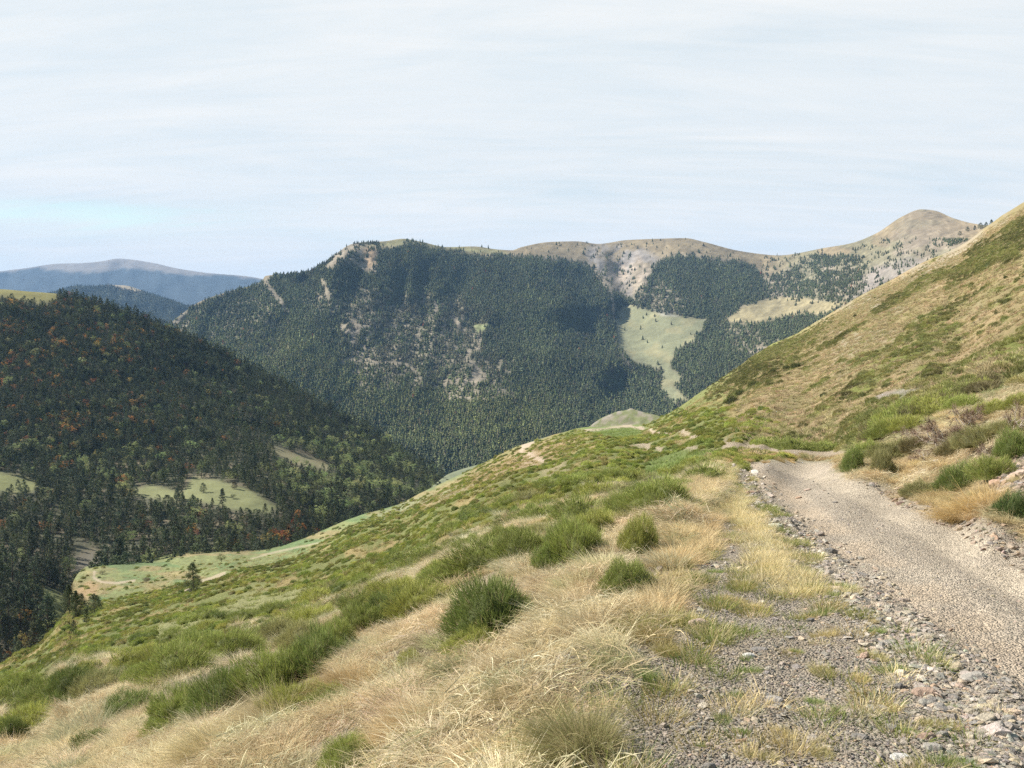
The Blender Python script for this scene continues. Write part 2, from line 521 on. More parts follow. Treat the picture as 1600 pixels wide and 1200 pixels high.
def build_near():
    px = np.concatenate([np.arange(-500, -30, 12), np.arange(-30, 1630, 3.0), np.arange(1636, 2200, 12)])
    def rising(PX, PY):
        # going up the picture the ground only ever gets farther away
        Y = near_depth(PX, PY)
        return np.maximum.accumulate(Y[::-1], axis=0)[::-1] * (1 + 2e-5 * (len(Y) - np.arange(len(Y))))[:, None]
    L = Layer(px, near_crest, near_foot, 430, rising, power=1.55, back=7, back_fall=4.0, back_step=0.05)
    PX, PY, Y = L.PX, L.PY, L.Y
    # a gentle silhouette and surface roughness in world units
    X, Yw = L.pos[..., 0], L.pos[..., 1]
    road = in_poly(PX, PY, ROAD, 8)
    verge = in_poly(PX, PY, VERGE, 8)
    flat = np.maximum(road, verge * 0.85)
    mead = in_poly(PX, PY, MEADOW, 5)
    bend = in_poly(PX, PY, [(1110, 690), (1400, 690), (1400, 735), (1110, 735)], 12)
    dz = 0
    for lam, amp in ((0.35, .09), (0.9, .08), (2.5, .06), (7, .05), (20, .030), (60, .016)):
        gate = sstep(1.5, 4.0, lam / (Y * 3.2 / F)) * sstep(2.5, 0.7, lam / (Y * 0.45))
        k = amp * lam * gate
        k = k * (1 - flat * (0.88 if lam > 0.5 else 0.8)) * (1 - 0.7 * mead) * (1 - .92 * bend)
        dz = dz + k * (fbm(X / lam + 3, Yw / lam + 9, 3, int(lam * 10)) - 0.5) * 2
    dip = (1 - sstep(0, 22, PY - near_crest(PX))) * 0.0
    # wheel ruts are pressed in, the loose edge of the road stands a little proud
    dz = dz - np.minimum(1, 8 / Y) * 0.045 * near_line(PX, PY, RUT_R, 8, 45) * road - np.minimum(1, 8 / Y) * 0.035 * near_line(PX, PY, RUT_L, 8, 40) * road
    L.pos[..., 2] += dz - dip
    L.finish()
    # ---- colour of the ground itself
    n_s = fbm(X / (0.012 * Y + .05) * 0.5, Yw / (0.012 * Y + .05) * 0.5, 4, 5)
    lx, ly = PX / 60.0, np.log(Y) * 9                   # steady-size patches
    n_a = fbm(X / 9, Yw / 9, 5, 11); n_b = fbm(X / 2.2, Yw / 2.2, 5, 12); n_c = fbm(X / 0.5, Yw / 0.5, 4, 13)
    n_d = fbm(lx * 1.3, ly * 1.1, 5, 21)
    straw = np.array([.34, .28, .19]); soil = np.array([.25, .21, .165])
    heath = np.array([.12, .145, .045]); tan = np.array([.34, .25, .125])
    c = np.zeros(PX.shape + (3,)) + straw
    c = mixa(c, soil, sstep(.45, .7, n_c) * .7)
    # heath slope beyond the tussocks
    far = sstep(9, 20, Y)
    c = mixa(c, np.array([.165, .185, .062]), far * .9)
    c = mixa(c, tan, far * sstep(.60, .70, n_d) * .7)
    c = mixa(c, heath, far * sstep(.50, .36, n_b) * .6)
    # right hillside: stripes of tan grass, olive heath and grey scree running down the slope
    hill = sstep(1120, 1240, PX + (720 - PY) * 0.3) * sstep(20, 45, Y)
    u = (PX * 0.50 + (PY) * 0.87) / 34.0                # across the stripes
    v = (PX * 0.87 - PY * 0.50) / 230.0                 # along them
    st = fbm(u, v, 5, 41, .6); st2 = fbm(u * 2.3 + 5, v * 2.5, 4, 43, .6)
    hc = np.zeros(c.shape) + np.array([.245, .205, .105])
    hc = mixa(hc, np.array([.32, .245, .14]), sstep(.40, .6, st2))
    hc = mixa(hc, np.array([.165, .19, .05]), sstep(.50, .60, st) * .9)
    upper = sstep(150, 20, PY - near_crest(PX)) * sstep(1230, 1330, PX)
    hc = mixa(hc, np.array([.31, .275, .21]), upper * sstep(.48, .62, fbm(PX / 40, PY / 25, 5, 45)) * .7)
    lowg = sstep(0, 70, PY - (690 - (PX - 1150) * 0.30))
    hc = mixa(hc, np.array([.15, .185, .045]), lowg * sstep(.62, .42, st2) * .85)
    crestg = sstep(70, 10, PY - near_crest(PX)) * sstep(1330, 1200, PX)
    hc = mixa(hc, np.array([.19, .225, .06]), crestg * .7)
    c = c * (1 - hill[..., None]) + hc * hill[..., None]
    c = mixa(c, np.array([.29, .26, .235]), in_poly(PX, PY, SCREE, 4) * .8)
    # valley meadow
    mc = np.zeros(c.shape) + np.array([.175, .195, .085])
    mc = mixa(mc, np.array([.235, .195, .10]), sstep(.46, .62, fbm(PX / 70, PY / 12, 4, 51)) * .85)
    mc = mixa(mc, np.array([.115, .175, .075]), sstep(.5, .66, fbm(PX / 50 + 7, PY / 9, 4, 53)) * .8)
    mc = mc * (.5 + 1.0 * fbm(PX / 6, PY / 1.8, 5, 55, .7)[..., None])
    c = c * (1 - mead[..., None]) + mc * mead[..., None]
    c = mixa(c, np.array([.33, .225, .13]), in_poly(PX, PY, [(112, 930), (140, 905), (155, 915), (150, 930), (120, 948)], 4) * .7)
    gp = in_poly(PX, PY, GRASSY_PATCH, 7) * sstep(.34, .5, n_d + .1)
    c = mixa(c, np.array([.27, .27, .13]), gp * .9)
    c = mixa(c, np.array([.16, .21, .075]), in_poly(PX, PY, GREEN_FLAT, 3) * .9)
    c = mixa(c, np.array([.16, .21, .07]), in_poly(PX, PY, GREEN_STEP, 5) * .85)
    bh = in_poly(PX, PY, BROWN_HILL, 10)
    c = mixa(c, np.array([.30, .225, .13]), bh * .85)
    c = mixa(c, np.array([.22, .235, .14]), in_poly(PX, PY, [(570, 812), (640, 782), (700, 765), (740, 760), (700, 782), (640, 800), (590, 822)], 5) * .85)
    # distant loops of the track
    for t, w, k in ((TRACK_A, 2.2, 1), (TRACK_A2, 1.6, .9), (TRACK_B, 1.8, .9), (TRACK_C, 5.5, 1), (TRACK_D, 3.0, 1), (TRACK_E, 2.0, .8), (TRACK_F, 2.6, .7), (TRACK_G, 1.3, .5)):
        c = mixa(c, np.array([.40, .33, .25]), near_line(PX, PY, t, w, w, .45) * k)
    c = mixa(c, np.array([.40, .31, .23]), in_poly(PX, PY, [(800, 712), (818, 700), (860, 722), (890, 735), (850, 745), (815, 730)], 6) * .5)
    # the bank right of the road, and its scree
    bank = sstep(1290, 1330, PX) * sstep(17, 24, 41 - Y) * (1 - road)
    bank = bank * (PY < 1000)
    c = mixa(c, np.array([.36, .275, .16]), bank * .75)
    c = mixa(c, np.array([.27, .22, .175]), in_poly(PX, PY, ROCKY_BANK, 8))
    # verge and road
    g = np.array([.31, .27, .225])
    vc = np.zeros(c.shape) + g
    vc = mixa(vc, np.array([.33, .28, .215]), sstep(.5, .7, fbm(X / .8, Yw / .8, 4, 61)))
    c = c * (1 - verge[..., None]) + vc * verge[..., None]
    rc = np.zeros(c.shape) + np.array([.445, .385, .31])
    rc = mixa(rc, np.array([.525, .43, .325]), near_line(PX, PY, RUT_L, 8, 42) * .9 * sstep(.3, .5, fbm(X / .7, Yw / .7, 4, 63) + .08))
    rc = mixa(rc, np.array([.57, .49, .385]), near_line(PX, PY, RUT_R, 9, 40) * .95)
    rc = mixa(rc, np.array([.38, .33, .28]), sstep(.5, .72, fbm(X / 1.1, Yw / 1.1, 5, 65)) * .35)
    c = c * (1 - road[..., None]) + rc * road[..., None]
    c = c * (0.88 + 0.24 * n_s[..., None])
    m = ground_mat('hillside_soil', [(40, .6), (7, .5), (1.1, .45), (.15, .4)], 0.03, .78, 1.22, stones=[(26, .38), (75, .38)])
    grid_mesh('hillside', L.pos, c, m, 'open mountain hillside with a stony road, grassy bank and heath slope')
    L.c = c; L.road = road; L.verge = verge
    return L


NEAR = build_near()

# ---------------------------------------------------------------- the forested hill on the left
left_crest = curve([(-500, 500), (-200, 462), (0, 452), (40, 455), (90, 459), (130, 466), (200, 487), (280, 518), (340, 546), (400, 577), (470, 614), (550, 657), (600, 688), (650, 719), (700, 751), (760, 790)])
left_foot = curve([(-500, 1300), (0, 1080), (120, 1010), (200, 935), (400, 900), (500, 870), (600, 840), (700, 800), (760, 810)])
LC = [(-400, 1150, 330), (-400, 800, 520), (-400, 500, 900), (0, 1060, 290), (0, 950, 345), (0, 850, 440), (0, 760, 560), (0, 600, 780), (0, 455, 980),
      (100, 990, 350), (100, 900, 415), (120, 860, 450), (200, 880, 440), (200, 760, 590), (200, 600, 830), (200, 490, 1000), (300, 868, 445), (300, 790, 540), (300, 740, 620),
      (300, 620, 850), (300, 530, 1000), (400, 864, 455), (400, 780, 560), (400, 700, 720), (400, 580, 1000), (500, 835, 530), (480, 720, 720), (500, 632, 960),
      (600, 795, 640), (600, 690, 930), (650, 780, 690), (650, 722, 880), (700, 755, 830), (760, 795, 800)]
LCa = np.array(LC, float)
_lt = TPS(np.stack([LCa[:, 0] / 170, LCa[:, 1] / 110], -1), np.log(LCa[:, 2]), 2e-2)
left_depth = lambda px, py: np.exp(_lt(px / 170, py / 110))
L_MEADOWS = [[(-60, 735), (0, 738), (35, 745), (62, 754), (50, 768), (20, 770), (-60, 760)],
             [(190, 770), (235, 758), (285, 770), (300, 745), (345, 752), (388, 765), (432, 792), (420, 802), (360, 795), (320, 785), (250, 780)],
             [(414, 698), (440, 702), (480, 714), (520, 726), (516, 738), (470, 728), (440, 716)],
             [(60, 918), (88, 922), (104, 940), (118, 975), (100, 985), (70, 955)],
             [(-40, 444), (30, 448), (88, 455), (92, 470), (60, 474), (0, 462), (-40, 470)],
             [(110, 870), (145, 862), (160, 876), (150, 890), (118, 900)]]


def build_left():
    px = np.arange(-400, 761, 6.0)
    L = Layer(px, left_crest, left_foot, 110, left_depth, back=8, back_fall=5)
    X, Yw = L.pos[..., 0], L.pos[..., 1]
    bump = (rigid(X / 260 + .3, Yw / 260, 4, 71) - .55) * .07 + (fbm(X / 60, Yw / 60, 4, 72) - .5) * .03
    edge = sstep(0, 40, np.abs(L.PY - left_crest(L.PX)))
    k = np.exp(-bump * edge)
    L.pos = np.array([0, 0, CZ]) + (L.pos - np.array([0, 0, CZ])) * k[..., None]
    L.finish()
    c = np.zeros(L.PX.shape + (3,)) + np.array([.085, .085, .055])
    c = mixa(c, np.array([.20, .16, .11]), sstep(.55, .7, fbm(L.PX / 20, L.PY / 12, 4, 73)) * .5)
    for k, p in enumerate(L_MEADOWS):
        col = [(.19, .20, .09), (.185, .195, .095), (.225, .205, .12), (.17, .19, .085), (.20, .185, .07), (.12, .11, .085)][k]
        c = mixa(c, np.array(col), in_poly(L.PX, L.PY, p, 4))
    c = c * (0.8 + .4 * fbm(X / 12, Yw / 12, 4, 74)[..., None])
    grid_mesh('valley_side', L.pos, c, ground_mat('forest_floor', [(.5, .6), (.08, .5)], .3), 'left valley side below the dark pine forest')
    return L


LEFT = build_left()

# ---------------------------------------------------------------- the large mountain across the valley
mount_crest = curve([(150, 560), (240, 525), (268, 503), (285, 490), (315, 470), (350, 458), (408, 440), (415, 431), (450, 428), (480, 424), (505, 412), (530, 393), (545, 383), (560, 379), (600, 377), (630, 373),
                     (655, 377), (700, 386), (740, 385), (780, 390), (800, 391), (815, 386), (860, 378), (900, 377), (935, 381), (980, 375), (1030, 373), (1070, 372), (1100, 378), (1150, 391), (1190, 397), (1215, 399),
                     (1290, 387), (1330, 380), (1370, 364), (1410, 338), (1440, 327), (1460, 329), (1490, 341), (1520, 349), (1545, 352), (1600, 340), (1700, 330), (1800, 340)])
mount_foot = curve([(150, 640), (270, 600), (400, 680), (600, 790), (700, 800), (850, 760), (1000, 720), (1100, 680), (1250, 600), (1400, 520), (1600, 430), (1800, 420)])
MC = [(150, 600, 2150), (270, 500, 2350), (270, 570, 2050), (350, 460, 2450), (400, 640, 1700), (400, 520, 2200), (410, 434, 2550), (550, 382, 2650), (520, 440, 2450), (500, 560, 2000), (500, 680, 1650), (600, 600, 1900), (600, 740, 1500),
      (630, 375, 2900), (620, 450, 2500), (650, 520, 2250), (700, 640, 1800), (720, 760, 1450), (750, 390, 3050), (760, 450, 2700), (780, 520, 2350), (800, 600, 1950), (820, 720, 1450),
      (850, 380, 3500), (850, 410, 3000), (880, 480, 2500), (900, 560, 2100), (920, 650, 1700), (920, 700, 1500), (940, 383, 3700), (945, 430, 3300), (960, 490, 2900), (960, 540, 2500), (980, 620, 2000), (1000, 680, 1700),
      (1070, 374, 3600), (1050, 430, 3000), (1030, 490, 2650), (1040, 540, 2350), (1050, 590, 2100), (1060, 630, 1850), (1100, 500, 2600), (1120, 560, 2100), (1150, 395, 3500), (1150, 440, 3000), (1160, 500, 2450),
      (1200, 400, 3500), (1210, 470, 2700), (1230, 500, 2300), (1220, 540, 2000), (1290, 388, 3200), (1300, 430, 2700), (1290, 480, 2200), (1330, 470, 1900), (1360, 370, 3100), (1370, 430, 2200), (1430, 330, 3000), (1430, 390, 2300), (1440, 420, 1800),
      (1500, 345, 2500), (1500, 390, 1800), (1545, 354, 2000), (1600, 345, 1900), (1600, 400, 1400), (1780, 345, 1800)]
MCa = np.array(MC, float)
_mt = TPS(np.stack([MCa[:, 0] / 150, MCa[:, 1] / 70], -1), np.log(MCa[:, 2]), 3e-2)
# spurs push towards the camera, gullies away from it
SPURS = [([(548, 384), (520, 430), (505, 480), (470, 540), (440, 600)], 22, .045), ([(412, 433), (430, 465), (447, 490)], 12, .03),
         ([(640, 378), (668, 440), (690, 500), (720, 560), (745, 620)], 26, .04), ([(600, 400), (590, 450), (560, 500)], 22, .03),
         ([(925, 405), (945, 440), (955, 480), (960, 520), (975, 560)], 20, .045), ([(1010, 420), (1000, 450), (985, 480)], 14, .03),
         ([(1060, 395), (1110, 430), (1170, 470)], 25, .03), ([(760, 470), (740, 520), (735, 580), (780, 640)], 24, .03), ([(1440, 330), (1410, 380), (1340, 440)], 28, .03),
         ([(1215, 400), (1250, 430), (1300, 455)], 16, .02)]
GULLY = [([(480, 440), (500, 460), (455, 500), (430, 535)], 12, .035), ([(665, 420), (660, 460), (665, 490)], 10, .03), ([(968, 425), (978, 470), (970, 500)], 12, .035), ([(930, 385), (925, 400)], 8, .015),
         ([(700, 480), (730, 520), (750, 600)], 18, .025), ([(960, 600), (930, 640), (900, 690)], 18, .03), ([(1190, 420), (1195, 450)], 12, .02), ([(555, 560), (540, 610), (500, 660)], 22, .03), ([(905, 600), (890, 560)], 14, .02)]


def mount_depth(px, py):
    return np.exp(_mt(px / 150, py / 70))


M_MEADOW = [(985, 476), (1040, 490), (1062, 494), (1108, 500), (1092, 520), (1086, 532), (1055, 548), (1047, 572), (1068, 592), (1052, 602), (1075, 626), (1055, 632), (1030, 605), (1035, 577), (1010, 572), (985, 562), (966, 540), (962, 500), (972, 482)]
M_BROWN = [(1132, 502), (1158, 480), (1200, 466), (1240, 463), (1292, 472), (1330, 470), (1300, 486), (1282, 492), (1240, 492), (1205, 502), (1172, 507)]
M_SMALL = [(738, 506), (768, 505), (766, 516), (745, 521)]
M_CLIFF = [(538, 384), (560, 379), (590, 383), (591, 405), (588, 425), (570, 424), (550, 410), (522, 418), (505, 420)]
M_SCREE2 = [(905, 390), (935, 383), (1000, 385), (1030, 405), (1012, 430), (1000, 460), (985, 470), (965, 440), (945, 430), (920, 415)]
M_TREELINE = [(150, 300), (150, 545), (268, 492), (408, 436), (500, 405), (545, 372), (590, 372), (592, 386), (620, 384), (640, 379), (700, 389), (735, 398), (760, 400), (800, 397), (850, 402), (900, 408), (925, 420), (950, 455), (985, 465), (1010, 440), (1030, 408), (1060, 397), (1100, 402), (1150, 408), (1178, 416),
              (1200, 440), (1225, 420), (1270, 402), (1320, 400), (1350, 410), (1345, 435), (1350, 470), (1500, 470), (1900, 480), (1900, 200), (150, 200)]
M_SPARSE = [([(525, 505), (560, 498), (640, 506), (640, 516), (582, 522), (578, 545), (562, 568), (532, 572), (545, 540)], .75), ([(410, 432), (420, 440), (450, 480), (446, 500), (430, 470)], .6),
            ([(470, 470), (500, 455), (540, 440), (535, 460), (500, 480)], .5), ([(540, 450), (600, 440), (650, 470), (620, 500), (560, 490)], .45), ([(640, 500), (720, 505), (710, 530), (650, 525)], .5),
            ([(690, 600), (740, 575), (775, 575), (760, 595), (700, 612)], .75), ([(735, 520), (760, 515), (755, 560), (740, 550)], .55), ([(560, 565), (640, 572), (650, 584), (560, 572)], .5),
            ([(1000, 440), (1040, 440), (1075, 470), (1060, 490), (1020, 485), (985, 470)], .45), ([(1130, 510), (1180, 510), (1200, 530), (1150, 545)], .4), ([(1165, 540), (1215, 530), (1220, 555), (1170, 560)], .8),
            ([(1205, 405), (1350, 398), (1355, 470), (1290, 478), (1200, 468)], .62), ([(500, 460), (720, 460), (780, 600), (560, 610)], .42), ([(640, 430), (700, 470), (720, 540), (660, 520)], .4), ([(300, 470), (420, 450), (440, 520), (330, 540)], .3), ([(680, 570), (800, 560), (800, 620), (700, 625)], .4), ([(1180, 405), (1200, 415), (1215, 450), (1195, 455)], .7), ([(960, 535), (985, 560), (1000, 575), (985, 590), (965, 570)], .4), ([(425, 505), (440, 515), (430, 560), (410, 560)], .2), ([(268, 495), (300, 485), (290, 520), (265, 515)], .4)]


def mount_bare(px, py):
    """how bare the ground is: 1 no trees"""
    wob = (fbm(px / 12, py / 9, 4, 81) - .5)
    b = in_poly(px + wob * 14, py + wob * 14, M_TREELINE, 3)
    for p in (M_MEADOW, M_BROWN, M_SMALL, M_CLIFF):
        b = np.maximum(b, in_poly(px + wob * 7, py + wob * 7, p, 2.5))
    nz = fbm(px / 7, py / 5, 3, 83)
    for p, k in M_SPARSE:
        b = np.maximum(b, in_poly(px + wob * 16, py + wob * 16, p, 8) * np.clip(k * 1.5, 0, 1) * sstep(.34, .50, nz))
    for ln, w in (([(565, 511), (600, 509), (640, 508)], 2.6), ([(545, 562), (590, 565), (620, 568), (638, 572), (652, 583)], 2.4), ([(700, 620), (760, 624)], 1.6), ([(412, 434), (428, 458), (438, 470), (449, 488)], 3.2),
                  ([(505, 440), (512, 455), (500, 468)], 3), ([(664, 440), (661, 470)], 2.2), ([(679, 472), (684, 488)], 3.2), ([(706, 494), (716, 505), (723, 516)], 3.5), ([(272, 505), (290, 490)], 4), ([(735, 540), (728, 560), (745, 575)], 3), ([(955, 440), (958, 475), (960, 500)], 2.5), ([(1000, 420), (992, 440), (985, 460)], 3)):
        b = np.maximum(b, near_line(px + wob * 6, py + wob * 5, ln, w) * .97)
    return np.clip(b, 0, 1)


def build_mount():
    px = np.arange(150, 1801, 4.0)
    L = Layer(px, mount_crest, mount_foot, 170, mount_depth, back=8, back_fall=4)
    PX, PY = L.PX, L.PY
    front = PY > mount_crest(PX)
    edge = sstep(0, 14, np.abs(PY - mount_crest(PX)))
    b = 0
    for ln, w, a in SPURS:
        b = b + .5 * a * near_line(PX, PY, ln, w, w * 1.2, 1.0)
    for ln, w, a in GULLY:
        b = b - .5 * a * near_line(PX, PY, ln, w, w * 1.3, 1.0)
    X, Yw = L.pos[..., 0], L.pos[..., 1]
    b = b + (rigid(PX / 75 + PY / 220, PY / 190 - PX / 600, 4, 91) - .55) * .032
    b = b + (fbm(PX / 16, PY / 20, 4, 92) - .5) * .012
    bare = mount_bare(PX, PY)
    b = b * 1.15 * (1 - .8 * in_poly(PX, PY, M_MEADOW, 12)) + (rigid(PX / 22 + 4, PY / 16, 4, 98) - .5) * .010 * bare * (1 - in_poly(PX, PY, M_MEADOW, 4)) * (1 - in_poly(PX, PY, M_BROWN, 4))
    k = np.exp(-b * edge)
    L.pos = np.array([0, 0, CZ]) + (L.pos - np.array([0, 0, CZ])) * k[..., None]
    L.finish()
    c = np.zeros(PX.shape + (3,)) + np.array([.10, .10, .055])
    top = np.array([.225, .18, .11])
    bc = np.zeros(c.shape) + np.array([.245, .21, .16])
    t1 = in_poly(PX, PY, M_TREELINE, 4)
    bc = mixa(bc, top, t1 * sstep(60, 10, PY - mount_crest(PX)))
    bc = mixa(bc, np.array([.225, .22, .11]), in_poly(PX, PY, [(560, 385), (630, 372), (670, 380), (780, 390), (800, 398), (740, 396), (640, 385)], 4) * .8)
    bc = mixa(bc, np.array([.25, .23, .215]), in_poly(PX, PY, M_SCREE2, 8) * sstep(.4, .6, fbm(PX / 14, PY / 20, 4, 93)) * .9)
    bc = mixa(bc, np.array([.36, .30, .24]), in_poly(PX, PY, [(945, 410), (1000, 400), (1020, 440), (985, 470), (955, 440)], 6) * sstep(.5, .62, fbm(PX / 9, PY / 14, 4, 94)) * .8)
    bc = mixa(bc, np.array([.19, .18, .11]), sstep(1180, 1260, PX) * sstep(.45, .6, fbm(PX / 30, PY / 14, 5, 95)) * .7)
    bc = mixa(bc, np.array([.195, .16, .12]), in_poly(PX, PY, [(1390, 370), (1420, 330), (1450, 325), (1500, 345), (1540, 355), (1450, 400)], 8) * .6)
    bc = mixa(bc, np.array([.235, .21, .195]), in_poly(PX, PY, [(1330, 470), (1300, 500), (1380, 450), (1450, 410), (1420, 400), (1360, 420)], 8) * .7)
    bc = mixa(bc, np.array([.42, .29, .18]), in_poly(PX, PY, [(572, 385), (588, 388), (588, 412), (576, 420), (565, 400)], 4) * .7)
    bc = mixa(bc, np.array([.195, .20, .12]), in_poly(PX, PY, M_MEADOW, 3))
    bc = mixa(bc, np.array([.25, .23, .13]), in_poly(PX, PY, M_MEADOW, 3) * sstep(.5, .65, fbm(PX / 25, PY / 12, 4, 96)) * .7)
    bc = mixa(bc, np.array([.40, .38, .34]), in_poly(PX, PY, [(1020, 484), (1058, 486), (1062, 494), (1035, 493)], 3) * .8)
    bc = mixa(bc, np.array([.25, .215, .125]), in_poly(PX, PY, M_BROWN, 3))
    bc = mixa(bc, np.array([.19, .21, .10]), in_poly(PX, PY, M_SMALL, 3))
    cq = 1 - .6 * in_poly(PX, PY, M_MEADOW, 3)[..., None]
    bc = bc * (1 - .65 * cq + 1.3 * cq * fbm(PX / 6, PY / 4.5, 5, 97, .75)[..., None])
    c = c * (1 - bare[..., None]) + bc * bare[..., None]
    grid_mesh('mountain', L.pos, c, ground_mat('mountain_ground', [(.12, .5), (.02, .6), (.006, .4)], 4.0), 'long forested mountain with bare tan summits')
    return L


MOUNT = build_mount()

# ---------------------------------------------------------------- far ridges, the knoll and the strip of valley beyond the slope


def simple_layer(name, label, px, crest, foot, rows, dep, colf, mat, rough=.04, nscale=60, lam=400.0):
    L = Layer(px, crest, foot, rows, dep, back=6, back_fall=4)
    X, Yw = L.pos[..., 0], L.pos[..., 1]
    edge = sstep(0, 12, np.abs(L.PY - crest(L.PX)))
    b = (rigid(L.PX / nscale, L.PY / nscale + .3, 4, 101) - .55) * rough
    L.pos = np.array([0, 0, CZ]) + (L.pos - np.array([0, 0, CZ])) * np.exp(-b * edge)[..., None]
    L.finish()
    grid_mesh(name, L.pos, colf(L), mat, label)
    return L


far_crest = curve([(-400, 440), (-60, 432), (0, 424), (40, 419), (90, 412), (130, 411), (160, 408), (185, 404), (200, 405), (240, 411), (280, 420), (330, 427), (380, 431), (440, 440), (600, 450)])


def far_col(L):
    c = np.zeros(L.PX.shape + (3,)) + np.array([.04, .055, .065])
    tl = far_crest(L.PX) + np.interp(L.PX, [-60, 60, 110, 160, 230, 280, 320, 360], [2, 4, 14, 17, 14, 9, 3, 1]) + (fbm(L.PX / 18, L.PY / 10, 4, 111) - .5) * 9
    c = mixa(c, np.array([.20, .18, .165]), sstep(2, -2, L.PY - tl))
    return c * (.85 + .3 * fbm(L.PX / 8, L.PY / 8, 3, 112)[..., None])


FAR = simple_layer('distant_mountain', 'hazy blue mountain with a pale rounded summit', np.arange(-300, 601, 5.0), far_crest, curve([(-300, 560), (600, 560)]), 40,
                   lambda px, py: 9500 - (py - 405) * 25.0, far_col, ground_mat('far_rock', [(.004, .6), (.02, .5)], 8), .05, 70)
mid_crest = curve([(-100, 500), (60, 462), (100, 451), (120, 446), (145, 447), (165, 445), (195, 446), (225, 455), (260, 466), (300, 480), (340, 500), (420, 540)])


def mid_col(L):
    c = np.zeros(L.PX.shape + (3,)) + np.array([.075, .085, .055])
    return mixa(c, np.array([.34, .28, .20]), in_poly(L.PX, L.PY, [(163, 443), (195, 444), (226, 454), (215, 457), (180, 450)], 2) * .8)


MID = simple_layer('middle_ridge', 'wooded ridge in front of the hazy blue mountain', np.arange(-100, 421, 5.0), mid_crest, curve([(-100, 600), (420, 640)]), 40,
                   lambda px, py: 4800 - (py - 445) * 9.0, mid_col, ground_mat('ridge_ground', [(.01, .6), (.05, .5)], 5), .05, 50)

knoll_crest = curve([(860, 700), (900, 676), (918, 668), (940, 653), (952, 648), (965, 643), (978, 641), (986, 638), (995, 641), (1010, 645), (1030, 650), (1060, 662), (1100, 690)])


def knoll_col(L):
    c = np.zeros(L.PX.shape + (3,)) + np.array([.16, .175, .085])
    n = fbm(L.PX / 8, L.PY / 5, 4, 121)
    c = mixa(c, np.array([.24, .21, .17]), sstep(.48, .62, n) * .8)
    return mixa(c, np.array([.30, .27, .24]), sstep(7, 1, L.PY - knoll_crest(L.PX)) * sstep(.4, .55, n) * .7)


KNOLL = simple_layer('rocky_knoll', 'small grey green rocky knoll behind the green flat', np.arange(860, 1101, 3.0), knoll_crest, curve([(860, 730), (1100, 730)]), 30,
                     lambda px, py: 520 - (py - 640) * 2.0, knoll_col, ground_mat('knoll_ground', [(.6, .6), (.1, .5)], .5), .018, 18)

strip_crest = curve([(640, 790), (690, 748), (700, 741), (725, 732), (760, 722), (790, 708), (830, 690), (900, 670)])
STRIP = simple_layer('valley_meadow', 'pale green strip of valley meadow beyond the slope', np.arange(640, 901, 4.0), strip_crest, curve([(640, 850), (900, 740)]), 20,
                     lambda px, py: 900 - (py - 720) * 4.0, lambda L: np.zeros(L.PX.shape + (3,)) + np.array([.17, .19, .12]), ground_mat('meadow_ground', [(.3, .6), (.05, .5)], .3), .01, 50)
# ---------------------------------------------------------------- plant and stone materials


def plant_mat(name, base=(1, 1, 1), trans=0.25, rough=0.7, dark=0.55, var=0.5):
    """colour = tint of the plant (per copy) x variation of the blade x paler tip; 'tint' is read from the copy"""
    m = bpy.data.materials.new(name)
    m.use_nodes = True
    nt = m.node_tree
    nt.nodes.clear()
    out = nd(nt, 'ShaderNodeOutputMaterial')
    ti = nd(nt, 'ShaderNodeAttribute', attribute_name='tint', attribute_type='INSTANCER')
    va = nd(nt, 'ShaderNodeAttribute', attribute_name='vary')
    sp = nd(nt, 'ShaderNodeSeparateColor')
    lk(nt, va.outputs['Color'], sp.inputs[0])
    oi = nd(nt, 'ShaderNodeObjectInfo')
    c = mixc(nt, 1.0, ti.outputs['Color'], base, 'MULTIPLY')
    c = mixc(nt, 1.0, c, ramp(nt, sp.outputs[0], [(0, 1 - var), (1, 1 + var)]), 'MULTIPLY')
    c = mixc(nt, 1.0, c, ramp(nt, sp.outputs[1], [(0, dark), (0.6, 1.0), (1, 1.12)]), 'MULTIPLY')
    c = mixc(nt, 1.0, c, ramp(nt, oi.outputs['Random'], [(0, 0.84), (1, 1.18)]), 'MULTIPLY')
    # blue channel of 'vary': share of withered, straw coloured blades
    c = mixc(nt, mathn(nt, 'MULTIPLY', sp.outputs[2], 0.85), c, (0.52, 0.42, 0.26))
    d = nd(nt, 'ShaderNodeBsdfPrincipled')
    d.inputs['Roughness'].default_value = rough
    d.inputs['Specular IOR Level'].default_value = 0.2
    lk(nt, c, d.inputs['Base Color'])
    if trans > 0:
        t = nd(nt, 'ShaderNodeBsdfTranslucent')
        lk(nt, c, t.inputs[0])
        mx = nd(nt, 'ShaderNodeMixShader')
        mx.inputs[0].default_value = trans
        lk(nt, d.outputs[0], mx.inputs[1]); lk(nt, t.outputs[0], mx.inputs[2])
        lk(nt, mx.outputs[0], out.inputs[0])
    else:
        lk(nt, d.outputs[0], out.inputs[0])
    return m


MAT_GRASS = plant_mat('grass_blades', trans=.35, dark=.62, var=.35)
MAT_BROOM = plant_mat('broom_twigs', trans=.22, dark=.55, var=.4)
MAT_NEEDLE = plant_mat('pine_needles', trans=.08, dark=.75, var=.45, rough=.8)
MAT_FARN = plant_mat('distant_needles', trans=.0, dark=.8, var=.22, rough=.9)
MAT_LEAF = plant_mat('tree_leaves', trans=.25, dark=.8, var=.4)


